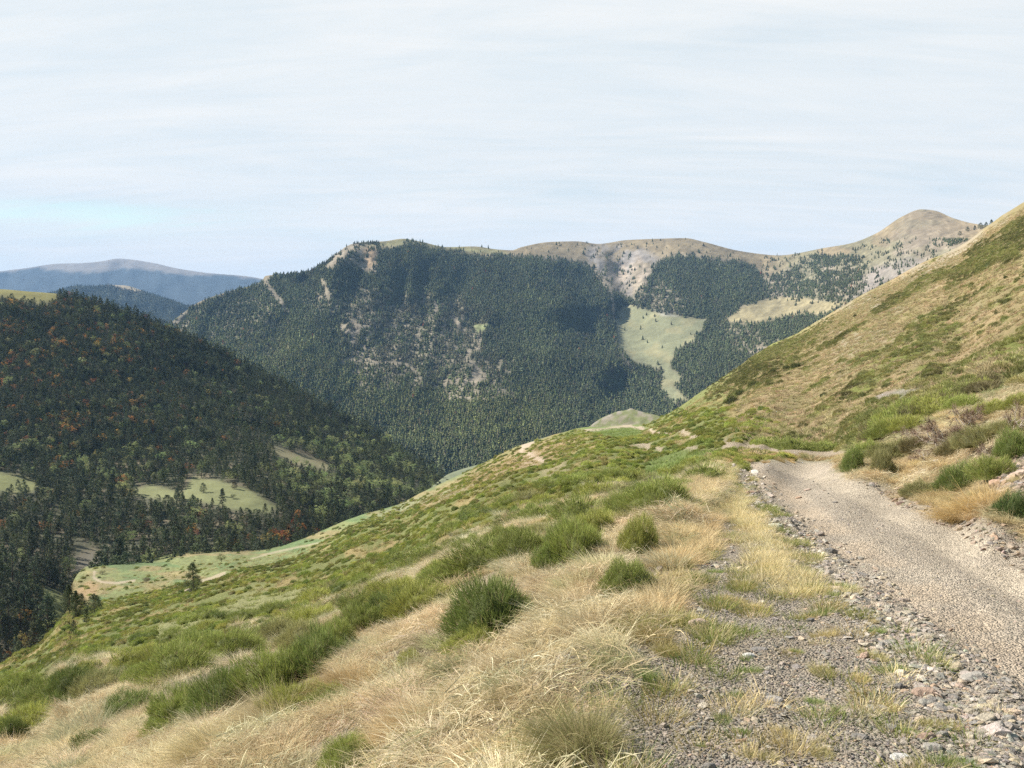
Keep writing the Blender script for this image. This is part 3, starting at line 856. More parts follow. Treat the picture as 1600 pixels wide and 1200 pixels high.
def wood_mat(name, col, sc=30):
    m = bpy.data.materials.new(name); m.use_nodes = True
    nt = m.node_tree; b = nt.nodes['Principled BSDF']
    b.inputs['Roughness'].default_value = .85
    n = nd(nt, 'ShaderNodeTexNoise'); n.inputs['Scale'].default_value = sc; n.inputs['Detail'].default_value = 4
    tcn = nd(nt, 'ShaderNodeTexCoord'); lk(nt, tcn.outputs['Object'], n.inputs['Vector'])
    lk(nt, ramp(nt, n.outputs[0], [(.3, tuple(c * .6 for c in col)), (.7, tuple(c * 1.25 for c in col))]), b.inputs['Base Color'])
    return m


MAT_BARK = wood_mat('bark', (.12, .085, .06))
MAT_STEM = wood_mat('brown_stems', (.16, .09, .05))
MAT_DEAD = wood_mat('bleached_wood', (.45, .40, .35), 60)
MAT_DEADBROWN = wood_mat('dry_brown_twigs', (.24, .165, .12), 60)


def rock_mat():
    m = bpy.data.materials.new('slate_stone'); m.use_nodes = True
    nt = m.node_tree; b = nt.nodes['Principled BSDF']
    b.inputs['Roughness'].default_value = .85
    b.inputs['Specular IOR Level'].default_value = .25
    ti = nd(nt, 'ShaderNodeAttribute', attribute_name='tint', attribute_type='INSTANCER')
    tcn = nd(nt, 'ShaderNodeTexCoord')
    n = nd(nt, 'ShaderNodeTexNoise'); n.inputs['Scale'].default_value = 2.5; n.inputs['Detail'].default_value = 6; n.inputs['Roughness'].default_value = .65
    lk(nt, tcn.outputs['Object'], n.inputs['Vector'])
    c = mixc(nt, 1.0, ti.outputs['Color'], ramp(nt, n.outputs[0], [(.3, .72), (.7, 1.22)]), 'MULTIPLY')
    n2 = nd(nt, 'ShaderNodeTexNoise'); n2.inputs['Scale'].default_value = 1.2; n2.inputs['Detail'].default_value = 3
    lk(nt, tcn.outputs['Object'], n2.inputs['Vector'])
    c = mixc(nt, ramp(nt, n2.outputs[0], [(.55, 0.0), (.75, .45)]), c, (.42, .30, .20))
    lk(nt, c, b.inputs['Base Color'])
    bp = nd(nt, 'ShaderNodeBump'); bp.inputs['Distance'].default_value = .03; bp.inputs['Strength'].default_value = .8
    lk(nt, n.outputs[0], bp.inputs['Height']); lk(nt, bp.outputs[0], b.inputs['Normal'])
    return m


MAT_ROCK = rock_mat()

# ---------------------------------------------------------------- mesh building from arrays


def tri_mesh(name, V, T, material, vary=None, smooth=False):
    me = bpy.data.meshes.new(name)
    V = np.asarray(V, np.float32); T = np.asarray(T, np.int32)
    me.vertices.add(len(V)); me.vertices.foreach_set('co', V.reshape(-1))
    me.loops.add(T.size); me.loops.foreach_set('vertex_index', T.reshape(-1))
    me.polygons.add(len(T)); me.polygons.foreach_set('loop_start', np.arange(0, T.size, 3, dtype=np.int32))
    if smooth:
        me.polygons.foreach_set('use_smooth', np.ones(len(T), bool))
    me.update(calc_edges=True)
    if vary is not None:
        a = me.attributes.new('vary', 'FLOAT_COLOR', 'POINT')
        a.data.foreach_set('color', np.concatenate([vary, np.ones((len(V), 1))], 1).astype(np.float32).reshape(-1))
    me.materials.append(material)
    return me


def unit(v):
    return v / (np.linalg.norm(v, axis=-1, keepdims=True) + 1e-9)


class Parts:
    def __init__(s):
        s.V, s.T, s.A, s.n = [], [], [], 0

    def add(s, V, T, A):
        s.V.append(V); s.T.append(T + s.n); s.A.append(A); s.n += len(V)

    def mesh(s, name, mat, smooth=False):
        return tri_mesh(name, np.vstack(s.V), np.vstack(s.T), mat, np.vstack(s.A), smooth)


def blades(rng, base, d, length, bend, width, segs=3, wither=0.0, facing=None):
    """narrow tapering ribbons: base (N,3), start direction d, bend = displacement of the tip"""
    N = len(base)
    length = np.broadcast_to(length, N)[:, None]; width = np.broadcast_to(width, N)[:, None]
    side = unit(np.cross(d, rng.normal(size=(N, 3)))) if facing is None else facing
    V = np.zeros((N, 2 * segs + 1, 3)); A = np.zeros((N, 2 * segs + 1, 3))
    for k in range(segs + 1):
        t = k / segs
        p = base + d * length * t + bend * length * t * t
        w = width * (1 - t) ** .7 * .5
        if k < segs:
            V[:, 2 * k] = p - side * w; V[:, 2 * k + 1] = p + side * w
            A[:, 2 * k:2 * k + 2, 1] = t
        else:
            V[:, 2 * k] = p; A[:, 2 * k, 1] = 1
    A[..., 0] = rng.random(N)[:, None]
    A[..., 2] = (rng.random(N) < wither)[:, None] * rng.uniform(.5, 1, N)[:, None]
    tr = []
    for k in range(segs - 1):
        tr += [[2 * k, 2 * k + 1, 2 * k + 3], [2 * k, 2 * k + 3, 2 * k + 2]]
    tr += [[2 * segs - 2, 2 * segs - 1, 2 * segs]]
    T = (np.array(tr)[None] + (np.arange(N) * (2 * segs + 1))[:, None, None]).reshape(-1, 3)
    return V.reshape(-1, 3), T, A.reshape(-1, 3)


def tube(P0, P1, r0, r1, sides=5):
    ax = unit(np.array(P1, float) - P0)
    u = unit(np.cross(ax, [0.3, .8, .5])); v = np.cross(ax, u)
    a = np.linspace(0, 2 * math.pi, sides, endpoint=False)
    ring = np.cos(a)[:, None] * u + np.sin(a)[:, None] * v
    V = np.vstack([P0 + ring * r0, P1 + ring * r1])
    T = []
    for i in range(sides):
        j = (i + 1) % sides
        T += [[i, j, sides + j], [i, sides + j, sides + i]]
    return V, np.array(T), np.tile([.5, .5, 0], (len(V), 1))


def tussock_mesh(name, seed, n=260, spread=.16, length=.42, lean=(0, 0), droop=.7, width=.006, wither=.0, segs=4, short=.5):
    """a tuft of grass: blades fan out of a small crown and droop over; about 1 unit = 1 m"""
    r = np.random.default_rng(seed)
    a = r.uniform(0, 2 * math.pi, n); rad = spread * np.sqrt(r.random(n))
    base = np.stack([rad * np.cos(a), rad * np.sin(a), -0.02 + 0 * a], -1)
    out = np.stack([np.cos(a), np.sin(a), 0 * a], -1) * (rad / spread)[:, None]
    d = unit(np.array([0, 0, 1.0]) + out * r.uniform(.15, .75, n)[:, None] + r.normal(size=(n, 3)) * .26 + np.array([lean[0], lean[1], 0]) * .4)
    L = length * r.uniform(short, 1.15, n)
    bend = out * .5 + np.array([lean[0], lean[1], 0]) * r.uniform(.3, 1, n)[:, None] + np.array([0, 0, -1.0]) * (droop * r.uniform(.3, 1, n))[:, None] * .6 + r.normal(size=(n, 3)) * .2
    p = Parts(); p.add(*blades(r, base, d, L, bend, width * r.uniform(.6, 1.3, n), segs, wither))
    return p.mesh(name, MAT_GRASS)


def broom_meshes(seed, n=6200, height=.72, ragged=.22, tw=.0085, length=.17, wither=.07):
    """a broom shrub of radius 1: dense upright green twigs on a lumpy dome"""
    r = np.random.default_rng(seed)
    u = unit(np.stack([r.normal(size=n), r.normal(size=n), np.abs(r.normal(size=n)) * .9 + .02], -1))
    az = np.arctan2(u[:, 1], u[:, 0])
    lump = 1 + ragged * (2 * vnoise(az * 1.6 + seed * 3.1, u[:, 2] * 3, seed) - 1) + ragged * .7 * (2 * vnoise(u[:, 0] * 4 + 9, u[:, 1] * 4 + seed, seed + 1) - 1)
    rad = lump * r.uniform(.60, .97, n) ** .6
    base = u * rad[:, None] * np.array([.9, .9, height * .95])
    d = unit(u * np.array([.8, .8, .5]) + np.array([0, 0, .6]) + r.normal(size=(n, 3)) * .28)
    L = length * r.uniform(.5, 1.2, n)
    p = Parts(); p.add(*blades(r, base - d * (L * .45)[:, None], d, L * 1.3, r.normal(size=(n, 3)) * .07, tw * r.uniform(.7, 1.4, n), 2, wither))
    # dense inner foliage
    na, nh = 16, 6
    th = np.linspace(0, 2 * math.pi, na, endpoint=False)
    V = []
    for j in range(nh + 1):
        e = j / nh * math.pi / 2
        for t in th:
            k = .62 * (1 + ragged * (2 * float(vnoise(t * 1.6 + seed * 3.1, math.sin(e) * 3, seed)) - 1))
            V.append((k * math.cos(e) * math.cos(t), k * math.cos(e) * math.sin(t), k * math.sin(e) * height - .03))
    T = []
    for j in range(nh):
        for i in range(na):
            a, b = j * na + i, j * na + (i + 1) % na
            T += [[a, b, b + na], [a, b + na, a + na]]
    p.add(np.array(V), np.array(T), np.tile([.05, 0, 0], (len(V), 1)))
    fol = p.mesh('broom_foliage', MAT_BROOM)
    s = Parts()
    m = 70
    a = r.uniform(0, 2 * math.pi, m); o = np.stack([np.cos(a), np.sin(a), r.uniform(.1, .9, m)], -1)
    s.add(*blades(r, r.normal(size=(m, 3)) * np.array([.1, .1, .01]), unit(o), r.uniform(.65, .95, m), np.array([0, 0, .15]) + 0 * o, .022, 2))
    stem = s.mesh('broom_stems', MAT_STEM)
    return fol, stem


def low_broom_mesh(name, seed, n=1050, tw=.028):
    r = np.random.default_rng(seed)
    u = unit(np.stack([r.normal(size=n), r.normal(size=n), np.abs(r.normal(size=n)) * .9 + .05], -1))
    az = np.arctan2(u[:, 1], u[:, 0])
    lump = 1 + .3 * (2 * vnoise(az * 1.3 + seed, u[:, 2] * 2, seed) - 1)
    base = u * (lump * r.uniform(.6, .9, n))[:, None] * np.array([.95, .95, .66])
    d = unit(u * .7 + np.array([0, 0, .7]) + r.normal(size=(n, 3)) * .2)
    p = Parts(); p.add(*blades(r, base - d * .1, d, 0.2 * r.uniform(.6, 1.2, n), 0 * d, tw * r.uniform(.7, 1.5, n), 2, .03))
    na = 10; V = [(0, 0, .40)]; T = []
    for j, (e, k) in enumerate(((.28, .52), (-.03, .72))):
        for i in range(na):
            t = 2 * math.pi * i / na; kk = k * (1 + .3 * (2 * float(vnoise(t * 1.3 + seed, 0, seed)) - 1))
            V.append((kk * math.cos(t), kk * math.sin(t), e if j == 0 else -.05))
    for i in range(na):
        j = (i + 1) % na
        T += [[0, 1 + i, 1 + j], [1 + i, 1 + na + i, 1 + na + j], [1 + i, 1 + na + j, 1 + j]]
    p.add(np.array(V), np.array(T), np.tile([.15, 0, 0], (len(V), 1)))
    return p.mesh(name, MAT_BROOM)


def leaf_clumps(r, C, size, per, lsize, squash=.8):
    """many small leaf faces round each clump centre"""
    n = len(C) * per
    size = np.repeat(np.broadcast_to(size, len(C)), per)[:, None]
    o = r.normal(size=(n, 3)); o = unit(o) * (r.random((n, 1)) ** .5)
    c = np.repeat(C, per, axis=0) + o * size * np.array([1, 1, squash])
    a = unit(r.normal(size=(n, 3))); b = unit(np.cross(a, r.normal(size=(n, 3))))
    ls = (lsize * r.uniform(.6, 1.4, n))[:, None]
    V = np.stack([c - a * ls, c + b * ls * .8, c + a * ls], 1).reshape(-1, 3)
    T = np.arange(n * 3).reshape(-1, 3)
    A = np.zeros((n * 3, 3)); A[:, 0] = np.repeat(np.clip(np.repeat(r.random(len(C)), per) * .6 + r.random(n) * .4, 0, 1), 3)
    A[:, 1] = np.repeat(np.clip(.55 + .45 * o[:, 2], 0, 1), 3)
    return V, T, A


def pine_parts(seed, clumps=90, per=16, lsize=.022, slim=.24, start=.12, blunt=.6, lean=0.0, open_=0.0):
    """a pine one unit tall: crown mesh and trunk mesh"""
    r = np.random.default_rng(seed)
    z = start + (1 - start) * (np.arange(clumps) + r.random(clumps)) / clumps
    zz = (z - start) / (1 - start)
    prof = slim * (1 - zz) ** blunt * (1 - np.exp(-zz * 9) * .45) + .012
    a = r.uniform(0, 2 * math.pi, clumps)
    rad = prof * r.uniform(.35, 1.08 + open_, clumps) ** .7
    C = np.stack([rad * np.cos(a) + lean * z, rad * np.sin(a), z + r.normal(size=clumps) * .015], -1)
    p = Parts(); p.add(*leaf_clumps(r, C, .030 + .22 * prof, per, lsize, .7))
    t = Parts()
    tip = 0.0
    t.add(*tube(np.array([0, 0, -.03]), np.array([lean * .5, 0, .5]), .017, .011, 6))
    t.add(*tube(np.array([lean * .5, 0, .5]), np.array([lean * .95, 0, .95]), .011, .003, 5))
    for k in range(0, clumps, 3):
        if rad[k] > .04:
            t.add(*tube(np.array([lean * z[k], 0, max(.05, z[k] - .06)]), C[k], .005, .002, 3))
    return p, t


def leafy_parts(seed, clumps=70, per=22, lsize=.024, wide=.36, start=.16):
    r = np.random.default_rng(seed)
    u = unit(r.normal(size=(clumps, 3)))
    rr = r.uniform(.35, 1, clumps) ** .5
    az = np.arctan2(u[:, 1], u[:, 0])
    k = 1 + .25 * (2 * vnoise(az * 1.5 + seed, u[:, 2] * 2 + 5, seed) - 1)
    C = u * (rr * k)[:, None] * np.array([wide, wide, (1 - start) * .5]) + np.array([0, 0, start + (1 - start) * .5])
    p = Parts(); p.add(*leaf_clumps(r, C, .085, per, lsize, .85))
    t = Parts(); t.add(*tube(np.array([0, 0, -.03]), np.array([.01, 0, .55]), .022, .010, 6))
    for q in range(0, clumps, 4):
        t.add(*tube(np.array([0, 0, .15 + .25 * r.random()]), C[q], .008, .002, 3))
    return p, t


def far_tree(name, seed, slim=.2, n=34, mat=None):
    """a conifer seen from kilometres away: ragged tiers of needles"""
    r = np.random.default_rng(seed)
    V, T, A = [], [], []
    for k in range(n):
        z = (k + r.random()) / n
        rad = slim * (1 - z) ** .75 * r.uniform(.6, 1.15) + .02
        a = r.uniform(0, 2 * math.pi)
        c, s = math.cos(a), math.sin(a); w = rad * .75
        b = len(V)
        V += [(c * rad - s * w, s * rad + c * w, z * .9), (c * rad + s * w, s * rad - c * w, z * .9 - .02), (-c * rad * .15, -s * rad * .15, min(1, z * .9 + r.uniform(.16, .26)))]
        T.append([b, b + 1, b + 2]); v = r.random()
        A += [[v, .4, 0], [v, .4, 0], [v, 1, 0]]
    return tri_mesh(name, np.array(V), np.array(T), mat or MAT_FARN, np.array(A))


def rock_mesh(name, seed, pts=16, shape=(1, .72, .42)):
    r = np.random.default_rng(seed)
    bm = bmesh.new()
    q = unit(r.normal(size=(pts, 3))) * r.uniform(.8, 1.05, (pts, 1))
    q = np.sign(q) * np.abs(q) ** .8
    for v in q * np.array(shape):
        bm.verts.new(v)
    res = bmesh.ops.convex_hull(bm, input=bm.verts)
    bmesh.ops.delete(bm, geom=[v for v in bm.verts if not v.link_faces], context='VERTS')
    bmesh.ops.triangulate(bm, faces=bm.faces)
    me = bpy.data.meshes.new(name); bm.to_mesh(me); bm.free()
    me.materials.append(MAT_ROCK)
    return me


def big_rock_mesh(name, seed, shape=(1, .72, .42)):
    """a larger stone: a hull with broken, layered sides and worn edges"""
    r = np.random.default_rng(seed)
    bm = bmesh.new()
    q = unit(r.normal(size=(22, 3))) * r.uniform(.82, 1.05, (22, 1)); q = np.sign(q) * np.abs(q) ** .75
    for v in q * np.array(shape):
        bm.verts.new(v)
    bmesh.ops.convex_hull(bm, input=bm.verts)
    bmesh.ops.delete(bm, geom=[v for v in bm.verts if not v.link_faces], context='VERTS')
    bmesh.ops.bevel(bm, geom=list(bm.edges), offset=.05, segments=1, affect='EDGES')
    bmesh.ops.triangulate(bm, faces=bm.faces)
    bmesh.ops.subdivide_edges(bm, edges=[e for e in bm.edges if e.calc_length() > .3], cuts=2, use_grid_fill=True)
    bmesh.ops.triangulate(bm, faces=bm.faces)
    co = np.array([v.co for v in bm.verts])
    n = fbm(co[:, 0] * 2.3 + seed, co[:, 1] * 2.3 + co[:, 2] * 6, 4, seed) - .5
    for v, k in zip(bm.verts, n):
        v.co *= 1 + .16 * float(k)
    me = bpy.data.meshes.new(name); bm.to_mesh(me); bm.free()
    me.materials.append(MAT_ROCK)
    return me


def dead_brush_meshes(seed, n=16, depth=3, mat=None, spread=1.0, height=.8, thick=.018):
    """a bare dead shrub of radius 1: forking woody branches and a haze of fine twigs"""
    r = np.random.default_rng(seed)
    wood, twig = Parts(), []

    def grow(p, d, L, rad, lev):
        q = p + d * L * .5 + r.normal(size=3) * L * .07
        e = q + unit(d + r.normal(size=3) * .25) * L * .5
        wood.add(*tube(p, q, rad, rad * .8, 4)); wood.add(*tube(q, e, rad * .8, rad * .55, 4))
        if lev == 0:
            twig.append((e, d)); twig.append((q, d))
            return
        for _ in range(3 if lev > 1 else 4):
            grow(e if r.random() < .7 else q, unit(d + r.normal(size=3) * .55), L * r.uniform(.5, .75), rad * .55, lev - 1)
    for k in range(n):
        a = r.uniform(0, 2 * math.pi)
        grow(r.normal(size=3) * np.array([.12, .12, 0]), unit(np.array([math.cos(a) * spread, math.sin(a) * spread, r.uniform(.3, 1.2) * height])), r.uniform(.35, .55), thick, depth - 1)
    w = wood.mesh('dead_branches', mat or MAT_DEAD)
    t = Parts()
    P0 = np.repeat(np.array([a for a, b in twig]), 9, axis=0); D0 = np.repeat(np.array([b for a, b in twig]), 9, axis=0)
    m = len(P0)
    t.add(*blades(r, P0, unit(D0 + r.normal(size=(m, 3)) * .5), r.uniform(.12, .3, m), r.normal(size=(m, 3)) * .1, .009, 2))
    tm = t.mesh('dead_twigs', MAT_DEADBROWN)
    return w, tm


# ---------------------------------------------------------------- masses: one object each, its copies set by a point cloud


def template_set(name, meshes):
    c = bpy.data.collections.new(name)
    for i, me in enumerate(meshes):
        o = bpy.data.objects.new('%s_kind_%02d' % (name, i), me)
        c.objects.link(o)
    return c


def mass(name, pts, rot, scl, idx, tint, tset, label):
    me = bpy.data.meshes.new(name)
    n = len(pts)
    me.vertices.add(n); me.vertices.foreach_set('co', np.asarray(pts, np.float32).reshape(-1))
    for nm, typ, key, arr in (('rot', 'FLOAT_VECTOR', 'vector', rot), ('scl', 'FLOAT_VECTOR', 'vector', scl), ('tint', 'FLOAT_COLOR', 'color', np.concatenate([tint, np.ones((n, 1))], 1)), ('kind_index', 'INT', 'value', idx)):
        a = me.attributes.new(nm, typ, 'POINT')
        a.data.foreach_set(key, np.asarray(arr, np.int32 if typ == 'INT' else np.float32).reshape(-1))
    o = bpy.data.objects.new(name, me); COL.objects.link(o)
    ng = bpy.data.node_groups.new(name + '_spread', 'GeometryNodeTree')
    ng.interface.new_socket('Geometry', in_out='INPUT', socket_type='NodeSocketGeometry')
    ng.interface.new_socket('Geometry', in_out='OUTPUT', socket_type='NodeSocketGeometry')
    gi = ng.nodes.new('NodeGroupInput'); go = ng.nodes.new('NodeGroupOutput')
    ip = ng.nodes.new('GeometryNodeInstanceOnPoints')
    ci = ng.nodes.new('GeometryNodeCollectionInfo')
    ci.inputs['Collection'].default_value = tset
    ci.inputs['Separate Children'].default_value = True
    ci.inputs['Reset Children'].default_value = True
    ip.inputs['Pick Instance'].default_value = True

    def attr(nm, typ):
        a = ng.nodes.new('GeometryNodeInputNamedAttribute'); a.data_type = typ; a.inputs['Name'].default_value = nm
        return a.outputs['Attribute']
    L = ng.links
    L.new(gi.outputs[0], ip.inputs['Points']); L.new(ci.outputs[0], ip.inputs['Instance'])
    L.new(attr('kind_index', 'INT'), ip.inputs['Instance Index'])
    L.new(attr('rot', 'FLOAT_VECTOR'), ip.inputs['Rotation']); L.new(attr('scl', 'FLOAT_VECTOR'), ip.inputs['Scale'])
    L.new(ip.outputs[0], go.inputs[0])
    md = o.modifiers.new('spread', 'NODES'); md.node_group = ng
    o['kind'] = 'stuff'; o['label'] = label
    return o


def area_points(L, dens, rng, pxlim=(-60, 1660), pylim=None):
    """random points on a layer; dens(PX, PY, Y) in copies per square metre"""
    p = L.pos
    a = np.linalg.norm(np.cross(p[1:, :-1] - p[:-1, :-1], p[:-1, 1:] - p[:-1, :-1]), axis=-1)
    PX = (L.PX[1:, :-1] + L.PX[:-1, 1:]) / 2; PY = (L.PY[1:, :-1] + L.PY[:-1, 1:]) / 2; Y = L.Y[1:, :-1]
    lam = a * dens(PX, PY, Y)
    lam = lam * (PX > pxlim[0]) * (PX < pxlim[1])
    if pylim:
        lam = lam * (PY > pylim[0]) * (PY < pylim[1])
    lam[:L.nb] = 0
    n = rng.poisson(np.clip(lam, 0, 50))
    j, i = np.nonzero(n)
    k = n[j, i]
    j, i = np.repeat(j, k), np.repeat(i, k)
    fu, fv = rng.random(len(j))[:, None], rng.random(len(j))[:, None]

    def bl(A):
        return (A[j, i] * (1 - fu) + A[j, i + 1] * fu) * (1 - fv) + (A[j + 1, i] * (1 - fu) + A[j + 1, i + 1] * fu) * fv
    pos, nrm = bl(L.pos), bl(L.nrm)
    pxy = bl(np.stack([L.PX, L.PY, L.Y], -1))
    return pos, nrm, pxy[:, 0], pxy[:, 1], pxy[:, 2]


def tilt(nrm, yaw, amount=1.0):
    """euler angles that turn +Z part of the way to the ground normal, after a spin"""
    nx, ny = nrm[:, 0] * amount, nrm[:, 1] * amount
    nz = np.sqrt(np.clip(1 - nx ** 2 - ny ** 2, .05, 1))
    # R = Rtilt * Rz(yaw); build matrices and read XYZ eulers
    ax = np.stack([-ny, nx, 0 * nx], -1); s = np.linalg.norm(ax, axis=1); ang = np.arctan2(s, nz)
    ax = ax / (s[:, None] + 1e-9)
    K = np.zeros((len(nx), 3, 3)); K[:, 0, 1] = -ax[:, 2]; K[:, 0, 2] = ax[:, 1]; K[:, 1, 0] = ax[:, 2]; K[:, 1, 2] = -ax[:, 0]; K[:, 2, 0] = -ax[:, 1]; K[:, 2, 1] = ax[:, 0]
    R = np.eye(3)[None] + np.sin(ang)[:, None, None] * K + (1 - np.cos(ang))[:, None, None] * (K @ K)
    Z = np.zeros_like(K); c, sn = np.cos(yaw), np.sin(yaw)
    Z[:, 0, 0] = c; Z[:, 0, 1] = -sn; Z[:, 1, 0] = sn; Z[:, 1, 1] = c; Z[:, 2, 2] = 1
    M = R @ Z
    return np.stack([np.arctan2(M[:, 2, 1], M[:, 2, 2]), -np.arcsin(np.clip(M[:, 2, 0], -1, 1)), np.arctan2(M[:, 1, 0], M[:, 0, 0])], -1)


def tag(o, label=None, cat=None, group=None, tint=None):
    if label:
        o['label'] = label
    if cat:
        o['category'] = cat
    if group:
        o['group'] = group
    if tint is not None:
        o['tint'] = [float(t) for t in tint]
    return o


def thing(name, parts, loc, rot=(0, 0, 0), scale=(1, 1, 1), **kw):
    """an Empty at the thing's base that parents its parts; parts = [(name, mesh, tint or None)]"""
    if len(parts) == 1:
        r = bpy.data.objects.new(name, parts[0][1]); tag(r, tint=parts[0][2])
    else:
        r = bpy.data.objects.new(name, None)
        r.empty_display_size = .1
    COL.objects.link(r)
    r.location = loc; r.rotation_euler = rot; r.scale = scale
    if len(parts) > 1:
        for nm, me, tn in parts:
            c = bpy.data.objects.new(nm, me); COL.objects.link(c); c.parent = r
            tag(c, tint=tn)
    tag(r, **kw)
    return r


def thatch_mesh(name, seed, n=240):
    """fallen and broken blades lying every way between the tufts"""
    r = np.random.default_rng(seed)
    a = r.uniform(0, 2 * math.pi, n); rad = .30 * np.sqrt(r.random(n))
    base = np.stack([rad * np.cos(a), rad * np.sin(a), r.uniform(-.01, .05, n)], -1)
    b = r.uniform(0, 2 * math.pi, n)
    d = unit(np.stack([np.cos(b), np.sin(b), r.uniform(-.1, .7, n)], -1))
    p = Parts(); p.add(*blades(r, base, d, r.uniform(.05, .19, n), np.array([-.15, -.1, -.25]) + r.normal(size=(n, 3)) * .25, .0042 * r.uniform(.6, 1.4, n), 3, .35))
    return p.mesh(name, MAT_GRASS)
# ---------------------------------------------------------------- grass, gravel, heath and forest masses
B_GREEN, B_DARK, B_OLIVE, B_YELLOW = (.34, .39, .11), (.24, .30, .09), (.37, .36, .16), (.42, .44, .12)
# the shrubs of the grassy bank, largest first
HAND = [
    (770, 985, 150, 78, 'largest dark green broom shrub on the grassy bank below the road', B_DARK, 0),
    (738, 1012, 92, 34, 'low yellow green broom at the foot of the largest dark broom shrub', B_YELLOW, 1),
    (987, 925, 88, 50, 'rounded broom shrub beside bare stones just below the track shoulder', B_GREEN, 0),
    (1002, 868, 62, 48, 'neat dome shaped broom above the rounded shrub by the shoulder', B_YELLOW, 2),
    (900, 880, 100, 66, 'broad green broom mass behind the straw tussocks below the shoulder', B_GREEN, 3),
    (862, 893, 56, 40, 'small upright broom at the left foot of the broad green mass', B_DARK, 1),
    (930, 852, 76, 44, 'pale green broom at the upper end of the broad broom mass', B_YELLOW, 3),
    (880, 845, 64, 36, 'bluish green broom at the upper left of the broad broom mass', (.16, .23, .07), 4),
    (272, 1146, 110, 58, 'lower left end of the long dark broom row in the straw grass', B_GREEN, 3),
    (345, 1120, 112, 66, 'second broom of the long row in the straw grass', B_DARK, 0),
    (425, 1092, 110, 70, 'middle broom of the long row in the straw grass', B_GREEN, 3),
    (490, 1062, 100, 66, 'tall broom near the upper end of the long row', B_DARK, 1),
    (522, 1030, 70, 46, 'upper end of the long broom row beside pale tussocks', B_GREEN, 2),
    (450, 1132, 96, 52, 'loose yellow green broom in front of the long row', B_YELLOW, 4),
    (512, 1108, 62, 34, 'small broom on the right of the loose yellow green broom', B_GREEN, 1),
    (545, 1196, 96, 46, 'broom cut by the bottom edge of the photo among straw tussocks', B_GREEN, 0),
    (565, 985, 86, 44, 'broom with dark underside above the pale tussock ridge', B_GREEN, 3),
    (608, 968, 84, 46, 'broom standing between the dark undersided broom and the brown stemmed one', B_DARK, 1),
    (655, 958, 100, 48, 'wide broom showing brown stems beneath its green top', B_YELLOW, 3),
    (72, 1108, 104, 42, 'broad broom in the left foreground above the dry grass', B_GREEN, 1),
    (140, 1094, 84, 38, 'broom with brownish foot right of the broad left broom', B_OLIVE, 3),
    (74, 1134, 76, 46, 'dense dark broom below the broad left broom', B_DARK, 0),
    (10, 1165, 46, 32, 'small dark broom at the left edge near the bottom corner', B_DARK, 2),
    (138, 1182, 58, 36, 'small isolated broom in straw grass at the lower left', B_DARK, 4),
    (14, 1105, 62, 40, 'broom cut off by the left edge of the photo', B_GREEN, 3),
    (242, 1048, 96, 40, 'yellow green broom on the upper left grassy bank', B_YELLOW, 4),
    (300, 1040, 106, 44, 'long low broom next to the pale feathery tussock', B_GREEN, 3),
    (352, 1030, 86, 38, 'dark tipped broom right of the long low broom', B_GREEN, 1),
    (215, 1078, 58, 26, 'low broom in front of the yellow green one on the upper left bank', B_GREEN, 0),
    (642, 1038, 44, 22, 'little bright green tuft of broom amid the straw grass', B_YELLOW, 2),
    (600, 1018, 24, 12, 'tiny green sprig in the middle of the pale tussocks', B_GREEN, 4),
    (695, 1092, 40, 28, 'grey green sprig in the lower middle straw grass', B_OLIVE, 4),
    (832, 1020, 30, 18, 'small green sprig at the lower right of the largest shrub', B_OLIVE, 2),
]
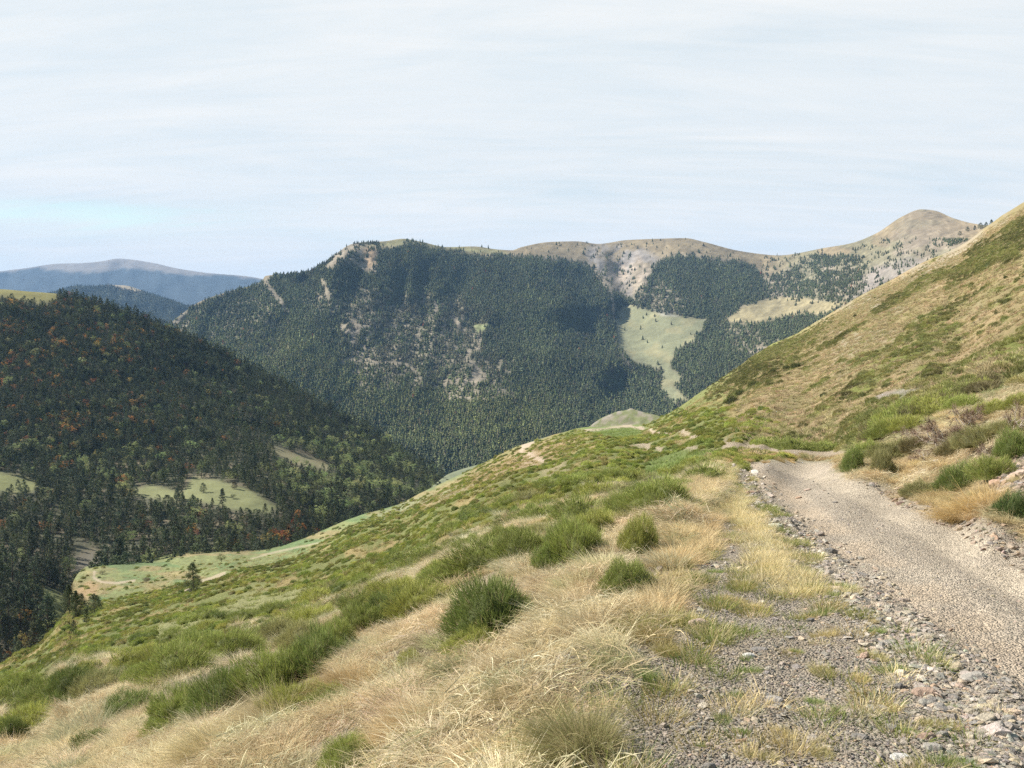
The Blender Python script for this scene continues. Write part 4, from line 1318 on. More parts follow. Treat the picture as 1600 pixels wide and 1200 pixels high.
# the bank right of the road
HAND_R = [
    (1512, 748, 92, 44, 'dark rounded broom on the right bank above the golden grass', B_DARK, 0, 0),
    (1562, 742, 74, 40, 'broom joined to the right side of the dark rounded one', B_GREEN, 3, 0),
    (1447, 764, 60, 32, 'pale thin broom close to the road on the right bank', B_OLIVE, 4, 0),
    (1384, 742, 42, 41, 'small olive broom between golden grass and the bank corner', B_OLIVE, 2, 0),
    (1338, 736, 40, 40, 'dark broom at the corner where the bank meets the road', B_DARK, 2, 0),
    (1592, 812, 66, 52, 'blue green broom at the right edge beside the pink rubble', (.14, .20, .07), 0, 0),
    (1596, 705, 64, 49, 'rounded broom at the right edge above the bank', B_DARK, 0, 0),
    (1545, 690, 76, 41, 'olive broom in the upper right bank thicket', B_OLIVE, 3, 0),
    (1362, 716, 56, 35, 'green broom behind the dark corner broom', B_GREEN, 3, 0),
    (1408, 712, 74, 36, 'broad olive broom in the middle of the bank thicket', B_OLIVE, 3, 0),
    (1440, 700, 56, 32, 'brown flecked broom beneath the dead brush', (.22, .19, .09), 4, 0),
    (1392, 680, 66, 27, 'green broom on the left shoulder of the bank thicket', B_GREEN, 1, 0),
    (1430, 668, 62, 25, 'yellow green broom left of the dead brush', B_YELLOW, 1, 0),
    (1515, 640, 66, 22, 'tall green broom on the crest of the bank', B_GREEN, 2, 0),
    (1480, 632, 66, 19, 'bright broom on the bank crest left of the tall one', B_YELLOW, 1, 0),
    (1562, 636, 74, 22, 'yellow broom on the bank crest near the right edge', B_YELLOW, 3, 0),
    (1598, 628, 56, 27, 'bright green broom at the top right of the bank', B_YELLOW, 0, 0),
    (1500, 700, 60, 32, 'thin brownish broom beside the fallen white branch', (.24, .21, .10), 4, 0),
    (1582, 668, 56, 24, 'ragged olive broom under the bleached snag', B_OLIVE, 4, 0),
    (1242, 703, 66, 16, 'low dark broom behind the loop of the track', B_GREEN, 1, 1),
    (1288, 706, 66, 17, 'low broom on the track loop next to the bank corner', B_GREEN, 3, 1),
    (1200, 698, 46, 12, 'low broom at the left end of the track loop', B_GREEN, 1, 1),
    (1190, 716, 24, 9, 'brown dry bush in the orange grass beyond the bend', (.20, .14, .08), 2, 1),
    (1258, 717, 28, 7, 'small olive bush in the orange grass beyond the bend', B_OLIVE, 1, 1),
]

R = np.random.default_rng(99)


def tints(base_list, weights, n, spread=.12, rng=R):
    b = np.array(base_list)[rng.choice(len(base_list), n, p=np.array(weights) / np.sum(weights))]
    return b * (1 + rng.normal(size=(n, 1)) * spread) * (1 + rng.normal(size=(n, 3)) * spread * .25)


TUSS = [tussock_mesh('tussock', k, n=480, lean=((-.45, -.15), (-.3, .1), (-.55, 0), (-.2, -.2), (0, 0), (.15, -.1))[k], droop=(.6, .8, .5, .9, .8, .7)[k], length=.18, spread=.12, width=.0038, wither=.12) for k in range(6)]
SHORT = [tussock_mesh('short_tuft', 20 + k, n=110, spread=.11, length=.11, droop=.4, width=.004, segs=3, wither=.18) for k in range(4)]
TS_TUSS = template_set('tussock_kinds', TUSS)
TS_SHORT = template_set('short_kinds', SHORT)

SPECIES_STRAW = [(.70, .60, .39), (.60, .49, .30), (.78, .70, .50), (.42, .43, .24), (.50, .38, .22)]


def bank_right(px, py, Y):
    return sstep(1300, 1330, px) * (1 - in_poly(px, py, ROAD, 5)) * (py < np.where(px < 1600, 838 - (1600 - px) * .385, 838 + (px - 1600) * .45) + 8 * vnoise(px / 16, 0 * px, 3)) * (Y < 24) * (px > 1300)


def keep_out(px, py, lst, kx=.44, ky=.75, up=.45):
    """0 where a hand placed shrub stands"""
    k = np.ones(np.shape(px))
    for x, y, w, h, *_ in lst:
        k = k * (1 - (np.hypot((px - x) / (w * kx), (py - (y - h * up)) / (h * ky)) < 1))
    return k


def spaced(layer, rfun, keep, box, tries, rng, squash=.5):
    """points that keep apart from one another by rfun pixels"""
    x0, x1, y0, y1 = box
    occ = np.zeros((int((y1 - y0) / squash) + 4, int(x1 - x0) + 4), bool)
    px, py = rng.uniform(x0, x1, tries), rng.uniform(y0, y1, tries)
    ok = (py > layer.crest(px) + .5) & (rng.random(tries) < keep(px, py))
    px, py = px[ok], py[ok]
    r = rfun(px, py)
    out = []
    for i in range(len(px)):
        u, v = int(px[i] - x0), int((py[i] - y0) / squash)
        if occ[v, u]:
            continue
        q = max(1, int(r[i] * rng.uniform(.8, 1.15)))
        occ[max(0, v - q):v + q, max(0, u - q):u + q] = True
        out.append(i)
    out = np.array(out)
    return px[out], py[out], r[out]


def dens_tuss(px, py, Y):
    left = (1 - in_poly(px, py, VERGE, 6)) * (px < 1150 + 0 * Y)
    n = fbm(px / 45, np.log(Y) * 7, 4, 131)
    d = 22 * left * sstep(26, 12, Y) * np.clip(sstep(.22, .34, n) + sstep(6, 4, Y), 0, 1)
    # stony break just left of the shoulder
    gap = near_line(px, py, [(740, 1215), (800, 1120), (850, 1068), (905, 1030), (940, 1000), (985, 950), (1015, 905), (1050, 860)], 20, 7, .6)
    d = d * (1 - .8 * gap)
    sh = near_line(px, py, [(1000, 960), (1060, 880), (1095, 800), (1122, 735)], 26, 14, .7)
    d = d + 16 * sh * left * (Y < 22)
    return d * keep_out(px, py, HAND)


p, n, px, py, Y = area_points(NEAR, dens_tuss, R)
m = len(p)
yaw = R.normal(size=m) * .35
rot = tilt(n, yaw, .5)
s = R.uniform(.65, 1.25, m) * np.clip(.75 + .02 * Y, .75, 1.15)
straw = tints(SPECIES_STRAW, [4, 3, 3, 1.3, 1], m, .10)
blueg = sstep(.62, .7, fbm(px / 30, np.log(Y) * 9, 3, 133))[:, None]
straw = straw * (1 - blueg * .6) + np.array([.33, .36, .22]) * blueg * .6
mass('dry_grass', p, rot, np.repeat(s[:, None], 3, 1), R.integers(0, 6, m), straw, TS_TUSS, 'straw coloured tussock grass covering the bank left of the road')
print('dry grass', m)

TS_THATCH = template_set('thatch_kinds', [thatch_mesh('thatch', 160 + k) for k in range(4)])
p, n, px, py, Y = area_points(NEAR, lambda a, b, c: np.maximum(dens_tuss(a, b, c) * .8, 9 * bank_right(a, b, c) * (1 - in_poly(a, b, ROCKY_BANK, 6))), R)
m = len(p)
mass('fallen_grass', p, tilt(n, R.uniform(0, 6.3, m), .9), np.repeat(R.uniform(.7, 1.3, m)[:, None], 3, 1), R.integers(0, 4, m), tints(SPECIES_STRAW, [4, 3, 3, 2, 2], m, .14), TS_THATCH, 'fallen straw and broken blades matted between the grass tufts')
print('thatch', m)

# the shoulder strip of tall pale grass
SH_STRIP = [(1010, 990), (1052, 935), (1085, 880), (1118, 870), (1112, 800), (1116, 745), (1128, 722), (1112, 722), (1085, 765), (1055, 830), (1030, 890), (985, 960)]


def dens_strip(px, py, Y):
    return 60 * in_poly(px, py, SH_STRIP, 8) * sstep(.3, .5, fbm(px / 25, py / 18, 3, 137) + .1)


p, n, px, py, Y = area_points(NEAR, dens_strip, R)
m = len(p)
mass('shoulder_grass', p, tilt(n, R.uniform(0, 6.3, m), .3), np.repeat(R.uniform(.55, 1.0, m)[:, None], 3, 1), R.integers(3, 6, m), tints([(.66, .54, .32), (.60, .46, .25), (.40, .38, .16)], [4, 2, 1], m, .08), TS_TUSS,
     'pale feathery grass along the shoulder of the track')
print('strip', m)

# grass on the bank right of the road
def dens_bankr(px, py, Y):
    rocky = in_poly(px, py, ROCKY_BANK, 6)
    return 15 * bank_right(px, py, Y) * (1 - .9 * rocky) * keep_out(px, py, HAND_R)


p, n, px, py, Y = area_points(NEAR, dens_bankr, R, pxlim=(1290, 2150))
m = len(p)
mass('bank_grass', p, tilt(n, R.uniform(0, 6.3, m), .5), np.repeat(R.uniform(.6, 1.1, m)[:, None], 3, 1), R.integers(0, 6, m), tints([(.64, .51, .29), (.58, .45, .25), (.46, .35, .20), (.38, .36, .18)], [4, 3, 1, 1], m, .1), TS_TUSS,
     'golden dry grass on the bank right of the road')
print('bank r', m)

# short grass growing in the gravel verge
BAND = [(1118, 742), (1140, 745), (1182, 805), (1222, 855), (1262, 895), (1275, 940), (1215, 950), (1180, 900), (1165, 840), (1130, 790)]


def dens_verge(px, py, Y):
    v = in_poly(px, py, VERGE, 4)
    b = in_poly(px, py, BAND, 14)
    n = fbm(px / 30, np.log(Y) * 11, 3, 141)
    n2 = vnoise(px / 20 + 40, np.log(Y) * 22, 143)
    d = v * (210 * b * sstep(.36, .5, n) + 300 * sstep(.72, .84, n2) * sstep(2.4, 3.2, Y) + 5.0)
    rd = in_poly(px, py, ROAD, 4)
    return d * (1 - rd) * (1 - .7 * sstep(1380, 1560, px + (1100 - py) * .6))


p, n, px, py, Y = area_points(NEAR, dens_verge, R)
m = len(p)
bnd = in_poly(px, py, BAND, 16)[:, None]
yl = tints([(.72, .62, .35), (.64, .55, .29), (.70, .63, .42)], [3, 2, 2], m, .1)
gr = tints([(.16, .22, .05), (.25, .27, .07), (.42, .33, .13), (.20, .24, .06)], [3, 3, 2, 2], m, .1)
pick = (R.random((m, 1)) < .38 + .55 * bnd)
mass('verge_grass', p, tilt(n, R.uniform(0, 6.3, m), .8), np.repeat(R.uniform(.4, 1.05, m)[:, None], 3, 1), R.integers(0, 4, m), np.where(pick, yl, gr), TS_SHORT, 'short yellow and green grass growing in the gravel verge')
print('verge', m)

# dry grass beyond the bend
def dens_bend(px, py, Y):
    a = in_poly(px, py, [(1118, 722), (1135, 705), (1180, 706), (1320, 716), (1320, 720), (1150, 722)], 3)
    return 3.5 * a


p, n, px, py, Y = area_points(NEAR, dens_bend, R)
m = len(p)
mass('bend_grass', p, tilt(n, R.uniform(0, 6.3, m), .3), np.repeat(R.uniform(.5, .9, m)[:, None], 3, 1), R.integers(0, 6, m), tints([(.58, .42, .20), (.48, .34, .17), (.36, .27, .14)], [4, 3, 1], m, .1), TS_TUSS, 'orange dry grass beyond the bend of the road')

# ---- gravel
ROCKS = [rock_mesh('pebble', 200 + k, 12, ((1, .8, .5), (1, .6, .4), (1, .7, .28), (1, .9, .6), (1, .55, .3))[k % 5]) for k in range(8)]
TS_ROCK = template_set('pebble_kinds', ROCKS)
STONE_T = [(.40, .36, .31), (.49, .435, .365), (.31, .285, .26), (.53, .44, .33), (.49, .36, .26), (.57, .52, .45)]


def stones(name, label, poly_w, count, size_px, size_min, rngs, ybias=1.0, tnt=STONE_T, tw=(4, 4, 2.5, 3, .5, .7), pybox=(722, 1420), pxbox=(700, 1760), flat=1.0):
    """stones scattered over image rows so that far rows do not fill with unseen grit"""
    N = count * 3
    px = rngs.uniform(*pxbox, N); py = pybox[0] + (pybox[1] - pybox[0]) * rngs.random(N) ** ybias
    w = poly_w(px, py)
    k = rngs.random(N) < w
    px, py = px[k][:count], py[k][:count]
    pos, nrm = NEAR.at(px, py)
    Y = pos[:, 1]
    s = np.maximum(size_min * rngs.lognormal(0, .45, len(px)), size_px * Y / F * rngs.lognormal(0, .4, len(px)) * .5)
    pos = pos + nrm * (s * .12)[:, None]
    rot = tilt(nrm, rngs.uniform(0, 6.3, len(px)), 1.0) + rngs.normal(size=(len(px), 3)) * .22
    mass(name, pos, rot, s[:, None] * rngs.uniform(.75, 1.2, (len(px), 3)) * np.array([1, 1, flat]), rngs.integers(0, 8, len(px)), tints(tnt, tw, len(px), .12, rngs), TS_ROCK, label)
    return len(px)


w_verge = lambda x, y: in_poly(x, y, VERGE, 10) * (.55 + .45 * vnoise(x / 30, y / 18, 151))
stones('verge_stones', 'larger flat slate pieces among the verge gravel', w_verge, 1300, 9, .010, R, 1.0)
w_road = lambda x, y: in_poly(x, y, ROAD, 12) * (1 - .88 * near_line(x, y, RUT_R, 9, 46)) * (1 - .65 * near_line(x, y, RUT_L, 8, 34)) * (.35 + .65 * vnoise(x / 40, y / 20, 152))
EDGE_L = [(1150, 722), (1178, 752), (1215, 805), (1262, 860), (1322, 912), (1400, 985), (1475, 1055), (1560, 1150), (1640, 1260)]
w_edge = lambda x, y: near_line(x, y, EDGE_L, 9, 62, .8)
a = stones('verge_gravel', 'grey broken slate gravel of the verge', w_verge, 34000, 3.6, .006, R, 1.15)
b = stones('road_gravel', 'pale gravel and grit on the road surface', w_road, 48000, 1.9, .0045, R, 1.1)
c_ = stones('edge_stones', 'loose grey stones thrown to the left edge of the road', w_edge, 16000, 8.0, .012, R, .95, flat=.9)
w_bank = lambda x, y: np.maximum(in_poly(x, y, ROCKY_BANK, 8), .28 * near_line(x, y, [(1330, 740), (1400, 775), (1480, 808), (1560, 845), (1640, 885)], 4, 16, .8))
d_ = stones('bank_rubble', 'pinkish slate rubble at the foot of the right bank', w_bank, 5500, 7, .02, R, 1.0, [(.30, .245, .195), (.36, .295, .24), (.25, .225, .20), (.38, .28, .20)], (3, 3, 2, 2), (690, 900), (1320, 1700))
w_gap = lambda x, y: near_line(x, y, [(740, 1235), (800, 1125), (850, 1072), (905, 1034), (945, 1000), (985, 952), (1015, 905), (1050, 860)], 22, 8, .7)
stones('bank_stones', 'broken rock showing through the grass along the shoulder', w_gap, 3000, 6, .012, R, 1.0, [(.34, .29, .235), (.40, .34, .27), (.27, .24, .205)], (3, 3, 2), (840, 1260), (700, 1080))
print('stones', a, b, c_, d_)

# ---- low broom heath over the slope and the hillside
LOWB = [low_broom_mesh('low_broom', 300 + k) for k in range(5)]
TS_LOWB = template_set('low_broom_kinds', LOWB)
GREENS = [(.40, .435, .105), (.34, .395, .095), (.45, .45, .125), (.27, .335, .09), (.42, .385, .14)]


TRACKS_ = ((TRACK_A, 3), (TRACK_A2, 2), (TRACK_B, 3), (TRACK_C, 8), (TRACK_D, 5), (TRACK_E, 3), (TRACK_F, 4), (TRACK_G, 3))


def off_track(px, py):
    k = 1.0
    for t, w in TRACKS_:
        k = k * (1 - near_line(px, py + 1.5, t, w))
    return k


def heath_mask(px, py, Y):
    X = (px - 800) / F * Y
    n = fbm(px / 60 * 1.3, np.log(Y) * 9 * 1.1, 5, 21)
    k = sstep(.68, .58, n)
    k = k * (1 - .965 * in_poly(px, py, MEADOW, 3)) * (1 - in_poly(px, py, GRASSY_PATCH, 5)) * (1 - in_poly(px, py, GREEN_FLAT, 2)) * (1 - in_poly(px, py, GREEN_STEP, 4))
    for t, w in ((TRACK_A, 2.5), (TRACK_A2, 2), (TRACK_B, 3), (TRACK_C, 7), (TRACK_D, 4), (TRACK_E, 3), (TRACK_F, 4), (TRACK_G, 3)):
        k = k * (1 - near_line(px, py, t, w))
    k = k * (1 - .72 * in_poly(px, py, BROWN_HILL, 10))
    return k


LEFT_HILL_EDGE = lambda px, py: sstep(1120, 1240, px + (720 - py) * 0.3)


def dens_heath(px, py, Y):
    base = heath_mask(px, py, Y) * (1 - LEFT_HILL_EDGE(px, py) * sstep(20, 45, Y))
    dark = sstep(.46, .56, fbm(px / 45, py / 16, 3, 161))
    return base * sstep(15, 24, Y) * (1.9 * sstep(150, 60, Y) + .55 * sstep(460, 300, Y)) * (1 - in_poly(px, py, VERGE, 4)) * (1 - in_poly(px, py, ROAD, 4))


def heath_keep(px, py):
    pos, _ = NEAR.at(px, py)
    Y = pos[:, 1]
    k = heath_mask(px, py, Y) * (1 - LEFT_HILL_EDGE(px, py) * sstep(20, 45, Y))
    return k * sstep(15, 24, Y) * (1 - in_poly(px, py, VERGE, 4)) * (1 - in_poly(px, py, ROAD, 4))


def heath_r(px, py):
    pos, _ = NEAR.at(px, py)
    return np.interp(np.log(pos[:, 1]), np.log([18, 30, 60, 120, 300]), [10.5, 8.2, 6.4, 4.4, 2.9])


hpx, hpy, hr = spaced(NEAR, heath_r, heath_keep, (-50, 1240, 640, 1330), 260000, R, .40)
hp, hn = NEAR.at(hpx, hpy); hY = hp[:, 1]; hm = len(hp)
hs = hr * hY / F * R.uniform(1.0, 1.6, hm)
htint = tints(GREENS, [4, 3, 3, 2, 1], hm, .10)
htint *= (1 - .28 * sstep(.52, .66, fbm(hpx / 70, hpy / 26, 4, 163)))[:, None]
print('heath', hm)


def hill_stripes(px, py):
    u = (px * 0.50 + py * 0.87) / 34.0; v = (px * 0.87 - py * 0.50) / 230.0
    return fbm(u, v, 5, 41, .6), fbm(u * 2.3 + 5, v * 2.5, 4, 43, .6)


def dens_hillheath(px, py, Y):
    st, st2 = hill_stripes(px, py)
    h = LEFT_HILL_EDGE(px, py) * sstep(24, 34, Y)
    lowg = sstep(0, 70, py - (690 - (px - 1150) * 0.30)); crestg = sstep(70, 10, py - near_crest(px)) * sstep(1330, 1200, px)
    k = np.clip(sstep(.50, .60, st) * .5 + lowg * sstep(.60, .45, st2) + crestg * .5, 0, 1)
    for t, w in ((TRACK_A, 2.5), (TRACK_B, 3), (TRACK_C, 8)):
        k = k * (1 - near_line(px, py, t, w))
    k = k * (1 - in_poly(px, py, SCREE, 3)) * (1 - in_poly(px, py, ROAD, 4)) * (1 - in_poly(px, py, [(1118, 722), (1135, 703), (1330, 712), (1330, 722), (1150, 724)], 3))
    return h * k * 1.5 * sstep(460, 120, Y)


gp_, gn_, gpx, gpy, gY = area_points(NEAR, dens_hillheath, R, pxlim=(1000, 1700))
gm = len(gp_)
gs = R.uniform(.22, .48, gm) * np.clip(.8 + gY / 160, .8, 1.8)
dk = (1 - .35 * sstep(.5, .66, fbm(gpx / 60, gpy / 22, 4, 165)))[:, None]
gtint = tints([(.34, .34, .12), (.30, .315, .11), (.39, .36, .15), (.25, .27, .10)], [4, 3, 3, 1], gm, .1) * dk
print('hill heath', gm)


def dens_hillgrass(px, py, Y):
    h = LEFT_HILL_EDGE(px, py) * sstep(24, 34, Y)
    return h * 1.5 * sstep(460, 90, Y) * (1 - in_poly(px, py, ROAD, 4)) * off_track(px, py) * (1 - in_poly(px, py, SCREE, 3))


HG = [tussock_mesh('hill_tuft', 60 + k, n=46, spread=.24, length=.34, droop=.7, width=.034, segs=2, wither=.1) for k in range(4)]
TS_HG = template_set('hill_tuft_kinds', HG)
p, n, px, py, Y = area_points(NEAR, dens_hillgrass, R, pxlim=(1000, 1700))
m = len(p)
mass('hillside_grass', p, tilt(n, R.uniform(0, 6.3, m), .8), np.repeat((R.uniform(.6, 1.3, m) * np.clip(.8 + Y / 400, .8, 1.3))[:, None], 3, 1), R.integers(0, 4, m), tints([(.46, .375, .225), (.49, .37, .235), (.40, .355, .18), (.33, .33, .14), (.52, .44, .29)], [4, 3, 3, 3, 1], m, .12), TS_HG,
     'tan grass tufts on the steep hillside at the right')
print('hill grass', m)

# rough tufts among the heath and on the dry patches of the left slope
def dens_slopegrass(px, py, Y):
    return (1 - LEFT_HILL_EDGE(px, py)) * sstep(16, 26, Y) * sstep(420, 80, Y) * (1 - .85 * in_poly(px, py, MEADOW, 3)) * .8 * off_track(px, py) * (1 - in_poly(px, py, VERGE, 4)) * (1 - in_poly(px, py, ROAD, 4)) * (1 - .8 * heath_mask(px, py, Y))


p, n, px, py, Y = area_points(NEAR, dens_slopegrass, R)
m = len(p)
gg = np.maximum(in_poly(px, py, GREEN_STEP, 4), np.maximum(in_poly(px, py, GREEN_FLAT, 3), in_poly(px, py, GRASSY_PATCH, 5) * .6))[:, None]
tn = tints([(.44, .35, .17), (.38, .32, .13), (.50, .40, .24), (.30, .30, .10)], [4, 3, 2, 3], m, .12) * (1 - gg) + np.array([.26, .33, .10]) * gg
mass('slope_grass', p, tilt(n, R.uniform(0, 6.3, m), .8), np.repeat((R.uniform(.5, 1.0, m) * np.clip(.8 + Y / 400, .8, 1.3))[:, None], 3, 1), R.integers(0, 4, m), tn, TS_HG, 'dry and green grass between the heath shrubs on the left slope')
print('slope grass', m)

# ---- forest: positions laid out row by row so that crowns close up
PINES = []
for k in range(5):
    c_p, t_p = pine_parts(400 + k, clumps=64, per=12, lsize=.026, slim=(.17, .21, .24, .19, .27)[k], blunt=(.75, .65, .55, .8, .5)[k])
    PINES.append((c_p, t_p))
PINE_CROWN = [c.mesh('pine_crown', MAT_NEEDLE) for c, t in PINES]
PINE_TRUNK = [t.mesh('pine_trunk', MAT_BARK) for c, t in PINES]
LEAFY = [leafy_parts(500 + k, wide=(.36, .30, .40)[k]) for k in range(3)]
LEAF_CROWN = [c.mesh('leafy_crown', MAT_LEAF) for c, t in LEAFY]
LEAF_TRUNK = [t.mesh('leafy_trunk', MAT_BARK) for c, t in LEAFY]
TS_FOREST = template_set('forest_kinds', PINE_CROWN + LEAF_CROWN)
FAR_T = [far_tree('far_conifer', 600 + k, (.22, .26, .19, .30)[k]) for k in range(4)]
FAR_T.append(far_tree('far_broadleaf', 640, .42, 26, MAT_LEAF))
TS_FAR = template_set('far_kinds', FAR_T)


def rows(layer, hfun, keep, x0, x1, y0, y1, dx=.42, dy=.26, rng=R):
    XS, YS = [], []
    y = y0
    while y < y1:
        h = float(np.mean(hfun(np.linspace(x0, x1, 5), np.full(5, y))))
        x = np.arange(x0, x1, max(.8, h * dx)) + rng.uniform(-1, 1) * h * .3
        x = x + rng.normal(size=len(x)) * h * .16
        yy = y + rng.normal(size=len(x)) * h * .14
        XS.append(x); YS.append(yy)
        y += max(.7, h * dy)
    px, py = np.concatenate(XS), np.concatenate(YS)
    ok = (py > layer.crest(px) + .2) & (py < layer.foot(px) - 1) & (rng.random(len(px)) < keep(px, py))
    px, py = px[ok], py[ok]
    pos, nrm = layer.at(px, py)
    return px, py, pos


def left_h(px, py):
    # tree height in pixels of the 1600 px frame
    return np.interp(py, [450, 560, 680, 760, 850, 930, 1030], [9, 10.5, 13.5, 18, 24, 40, 50])


def left_keep(px, py):
    k = 1.0 + 0 * px
    wob = fbm(px / 14, py / 10, 3, 171) - .5
    for q in L_MEADOWS:
        k = k * (1 - in_poly(px + wob * 12, py + wob * 8, q, 2.5))
        k = k * (1 - .85 * in_poly(px + wob * 12, py - .7 * left_h(px, py) + wob * 8, q, 2.5))
    thin = near_line(px, py, [(90, 850), (130, 865), (190, 862), (230, 850)], 12, 10) * .6
    return k * (1 - thin) * (.85 + .15 * vnoise(px / 18, py / 12, 173))


px, py, pos = rows(LEFT, left_h, left_keep, -60, 720, 445, 1060)
m = len(px)
hpix = left_h(px, py) * R.lognormal(0, .20, m)
hgt = hpix * pos[:, 1] / F
k_or = .12 * in_poly(px, py, [(-80, 450), (120, 460), (240, 520), (250, 620), (150, 690), (-80, 720)], 40) * sstep(.45, .62, fbm(px / 28, py / 20, 3, 175)) * 2 + .03 * sstep(500, 300, px)
k_or = k_or + .2 * near_line(px, py, [(380, 850), (430, 838), (480, 822)], 14)
k_yl = .03 + .34 * in_poly(px, py, [(430, 690), (560, 690), (690, 745), (640, 785), (540, 800), (440, 770)], 30) + .10 * near_line(px, py, [(0, 700), (120, 730), (260, 740)], 30)
u = R.random(m)
is_or = u < k_or; is_yl = (u >= k_or) & (u < k_or + k_yl)
ft = tints([(.088, .108, .050), (.072, .092, .048), (.112, .132, .056), (.062, .080, .044)], [4, 3, 2, 2], m, .14)
ft[is_or] = tints([(.46, .21, .06), (.52, .31, .08), (.36, .15, .07), (.38, .32, .11)], [3, 3, 2, 2], int(is_or.sum()), .12)
ft[is_yl] = tints([(.31, .35, .15), (.24, .30, .12), (.38, .40, .17)], [3, 3, 1], int(is_yl.sum()), .12)
idx = np.where(is_or | is_yl, R.integers(5, 8, m), R.integers(0, 5, m))
hgt = np.where(is_or, hgt * .68, np.where(is_yl, hgt * .82, hgt))
FOREST = dict(px=px, py=py, pos=pos, h=hgt, hp=hpix, tint=ft, idx=idx, red=is_or, pale=is_yl)
# the 300 trees that show largest are trees of their own; the rest is the forest mass
show = hpix * ((px > -10) & (py - hpix < near_crest(px)))
vis = np.where((py < near_crest(px) + hpix * .5) & (px > -8), hpix, 0)
order = np.argsort(-vis)
OWN = order[:262]
rest = np.setdiff1d(np.arange(m), OWN)
sc3 = np.repeat(FOREST['h'][rest][:, None], 3, 1) * np.stack([R.uniform(1.15, 1.7, len(rest))] * 2 + [np.ones(len(rest))], -1)
mass('valley_forest', pos[rest], np.stack([R.normal(size=len(rest)) * .04, R.normal(size=len(rest)) * .04, R.uniform(0, 6.3, len(rest))], -1), sc3, idx[rest], ft[rest], TS_FOREST,
     'dark pine forest with orange and yellow autumn trees on the left valley side')
print('left forest', m)


def mount_h(px, py):
    return np.interp(py, [380, 480, 600, 740], [4.0, 5.2, 6.6, 8.5])


def mount_keep(px, py):
    b = np.maximum(mount_bare(px, py), .8 * mount_bare(px, py - 4.5))
    sc = sstep(.5, .62, fbm(px / 9, py / 6, 3, 181))
    k = (1 - b) * (.9 + .1 * vnoise(px / 10, py / 8, 183))
    # scattered trees on the bare upper slopes
    t = in_poly(px, py, M_TREELINE, 3) * sstep(4, 14, py - mount_crest(px))
    k = k + .05 * b * sc * (1 - in_poly(px, py, M_BROWN, 2)) * (1 - in_poly(px, py, M_MEADOW, 4) * .6)
    k = k + .5 * sc * in_poly(px, py, M_CLIFF, 3) * b + .3 * sc * b * in_poly(px, py, M_SPARSE[0][0], 6)
    k = k + .18 * sc * in_poly(px, py, [(905, 400), (1010, 420), (1010, 455), (960, 460), (925, 425)], 6) * b
    right = in_poly(px, py, [(1195, 402), (1290, 395), (1360, 385), (1440, 345), (1530, 350), (1560, 370), (1440, 420), (1330, 480), (1200, 470)], 6)
    k = k + .16 * right * sc
    k = k + .85 * in_poly(px + 8 * (sc - .5), py, [(1265, 405), (1300, 399), (1348, 402), (1340, 412), (1290, 420), (1268, 415)], 3) * (.3 + .7 * sc)
    k = k + .85 * in_poly(px + 8 * (sc - .5), py + 5 * (sc - .5), [(1200, 445), (1230, 425), (1260, 440), (1320, 418), (1350, 425), (1340, 450), (1310, 470), (1250, 462), (1200, 455)], 4) * (.25 + .7 * sc)
    k = k + .5 * in_poly(px, py, [(1450, 385), (1500, 355), (1560, 346), (1560, 360), (1500, 380), (1460, 395)], 5) * sstep(.42, .55, fbm(px / 10, py / 7, 3, 185))
    k = k + .9 * in_poly(px, py, [(1145, 500), (1170, 508), (1240, 494), (1262, 500), (1240, 520), (1200, 545), (1140, 520), (1100, 560), (1090, 530)], 4) * sc
    return np.clip(k, 0, 1)


px, py, pos = rows(MOUNT, mount_h, mount_keep, 200, 1640, 374, 760, dx=.40, dy=.28)
ok = py < near_crest(px) + 6
ok &= py < np.where(px < 720, left_crest(px) + 8, 9999)
px, py, pos = px[ok], py[ok], pos[ok]
m = len(px)
h = mount_h(px, py) * R.lognormal(0, .2, m) * pos[:, 1] / F
u = R.random(m)
# broadleaf share grows towards the valley floor on the left
ky = .015 + .17 * in_poly(px, py, [(410, 540), (560, 560), (700, 600), (900, 600), (880, 640), (620, 640), (520, 640), (400, 580)], 25) * sstep(.5, .6, fbm(px / 20, py / 10, 3, 187)) + .05 * sstep(520, 620, py)
is_y = u < ky
ft = tints([(.110, .130, .062), (.100, .120, .060), (.124, .143, .066), (.125, .122, .078)], [4, 3, 2, 1], m, .09)
pale = sstep(.48, .6, fbm(px / 60, py / 30, 3, 189))[:, None]
ft = ft * (1 + .25 * pale)
warm = in_poly(px, py, [(300, 520), (450, 500), (640, 590), (860, 620), (840, 700), (560, 700), (330, 600)], 50)[:, None]
ft = ft * (1 + warm * np.array([.38, .30, .05]))
brown = in_poly(px, py, [(560, 460), (760, 470), (780, 590), (620, 600), (540, 540)], 25) * sstep(.4, .6, fbm(px / 12, py / 8, 3, 190))
ft = ft * (1 - .5 * brown[:, None]) + np.array([.17, .145, .10]) * .5 * brown[:, None]
ft[is_y] = tints([(.26, .29, .11), (.20, .25, .095)], [1, 1], int(is_y.sum()), .12)
red = R.random(m) < .0012
ft[red] = (.30, .10, .04)
idx = np.where(is_y, 4, R.integers(0, 4, m)); h = np.where(is_y, h * .75, h)
mass('mountain_forest', pos, np.stack([0 * h, 0 * h, R.uniform(0, 6.3, m)], -1), np.repeat(h[:, None], 3, 1) * np.stack([R.uniform(.9, 1.4, m)] * 2 + [np.ones(m)], -1), idx, ft, TS_FAR, 'dense conifer forest covering the mountain across the valley')
print('mount forest', m)

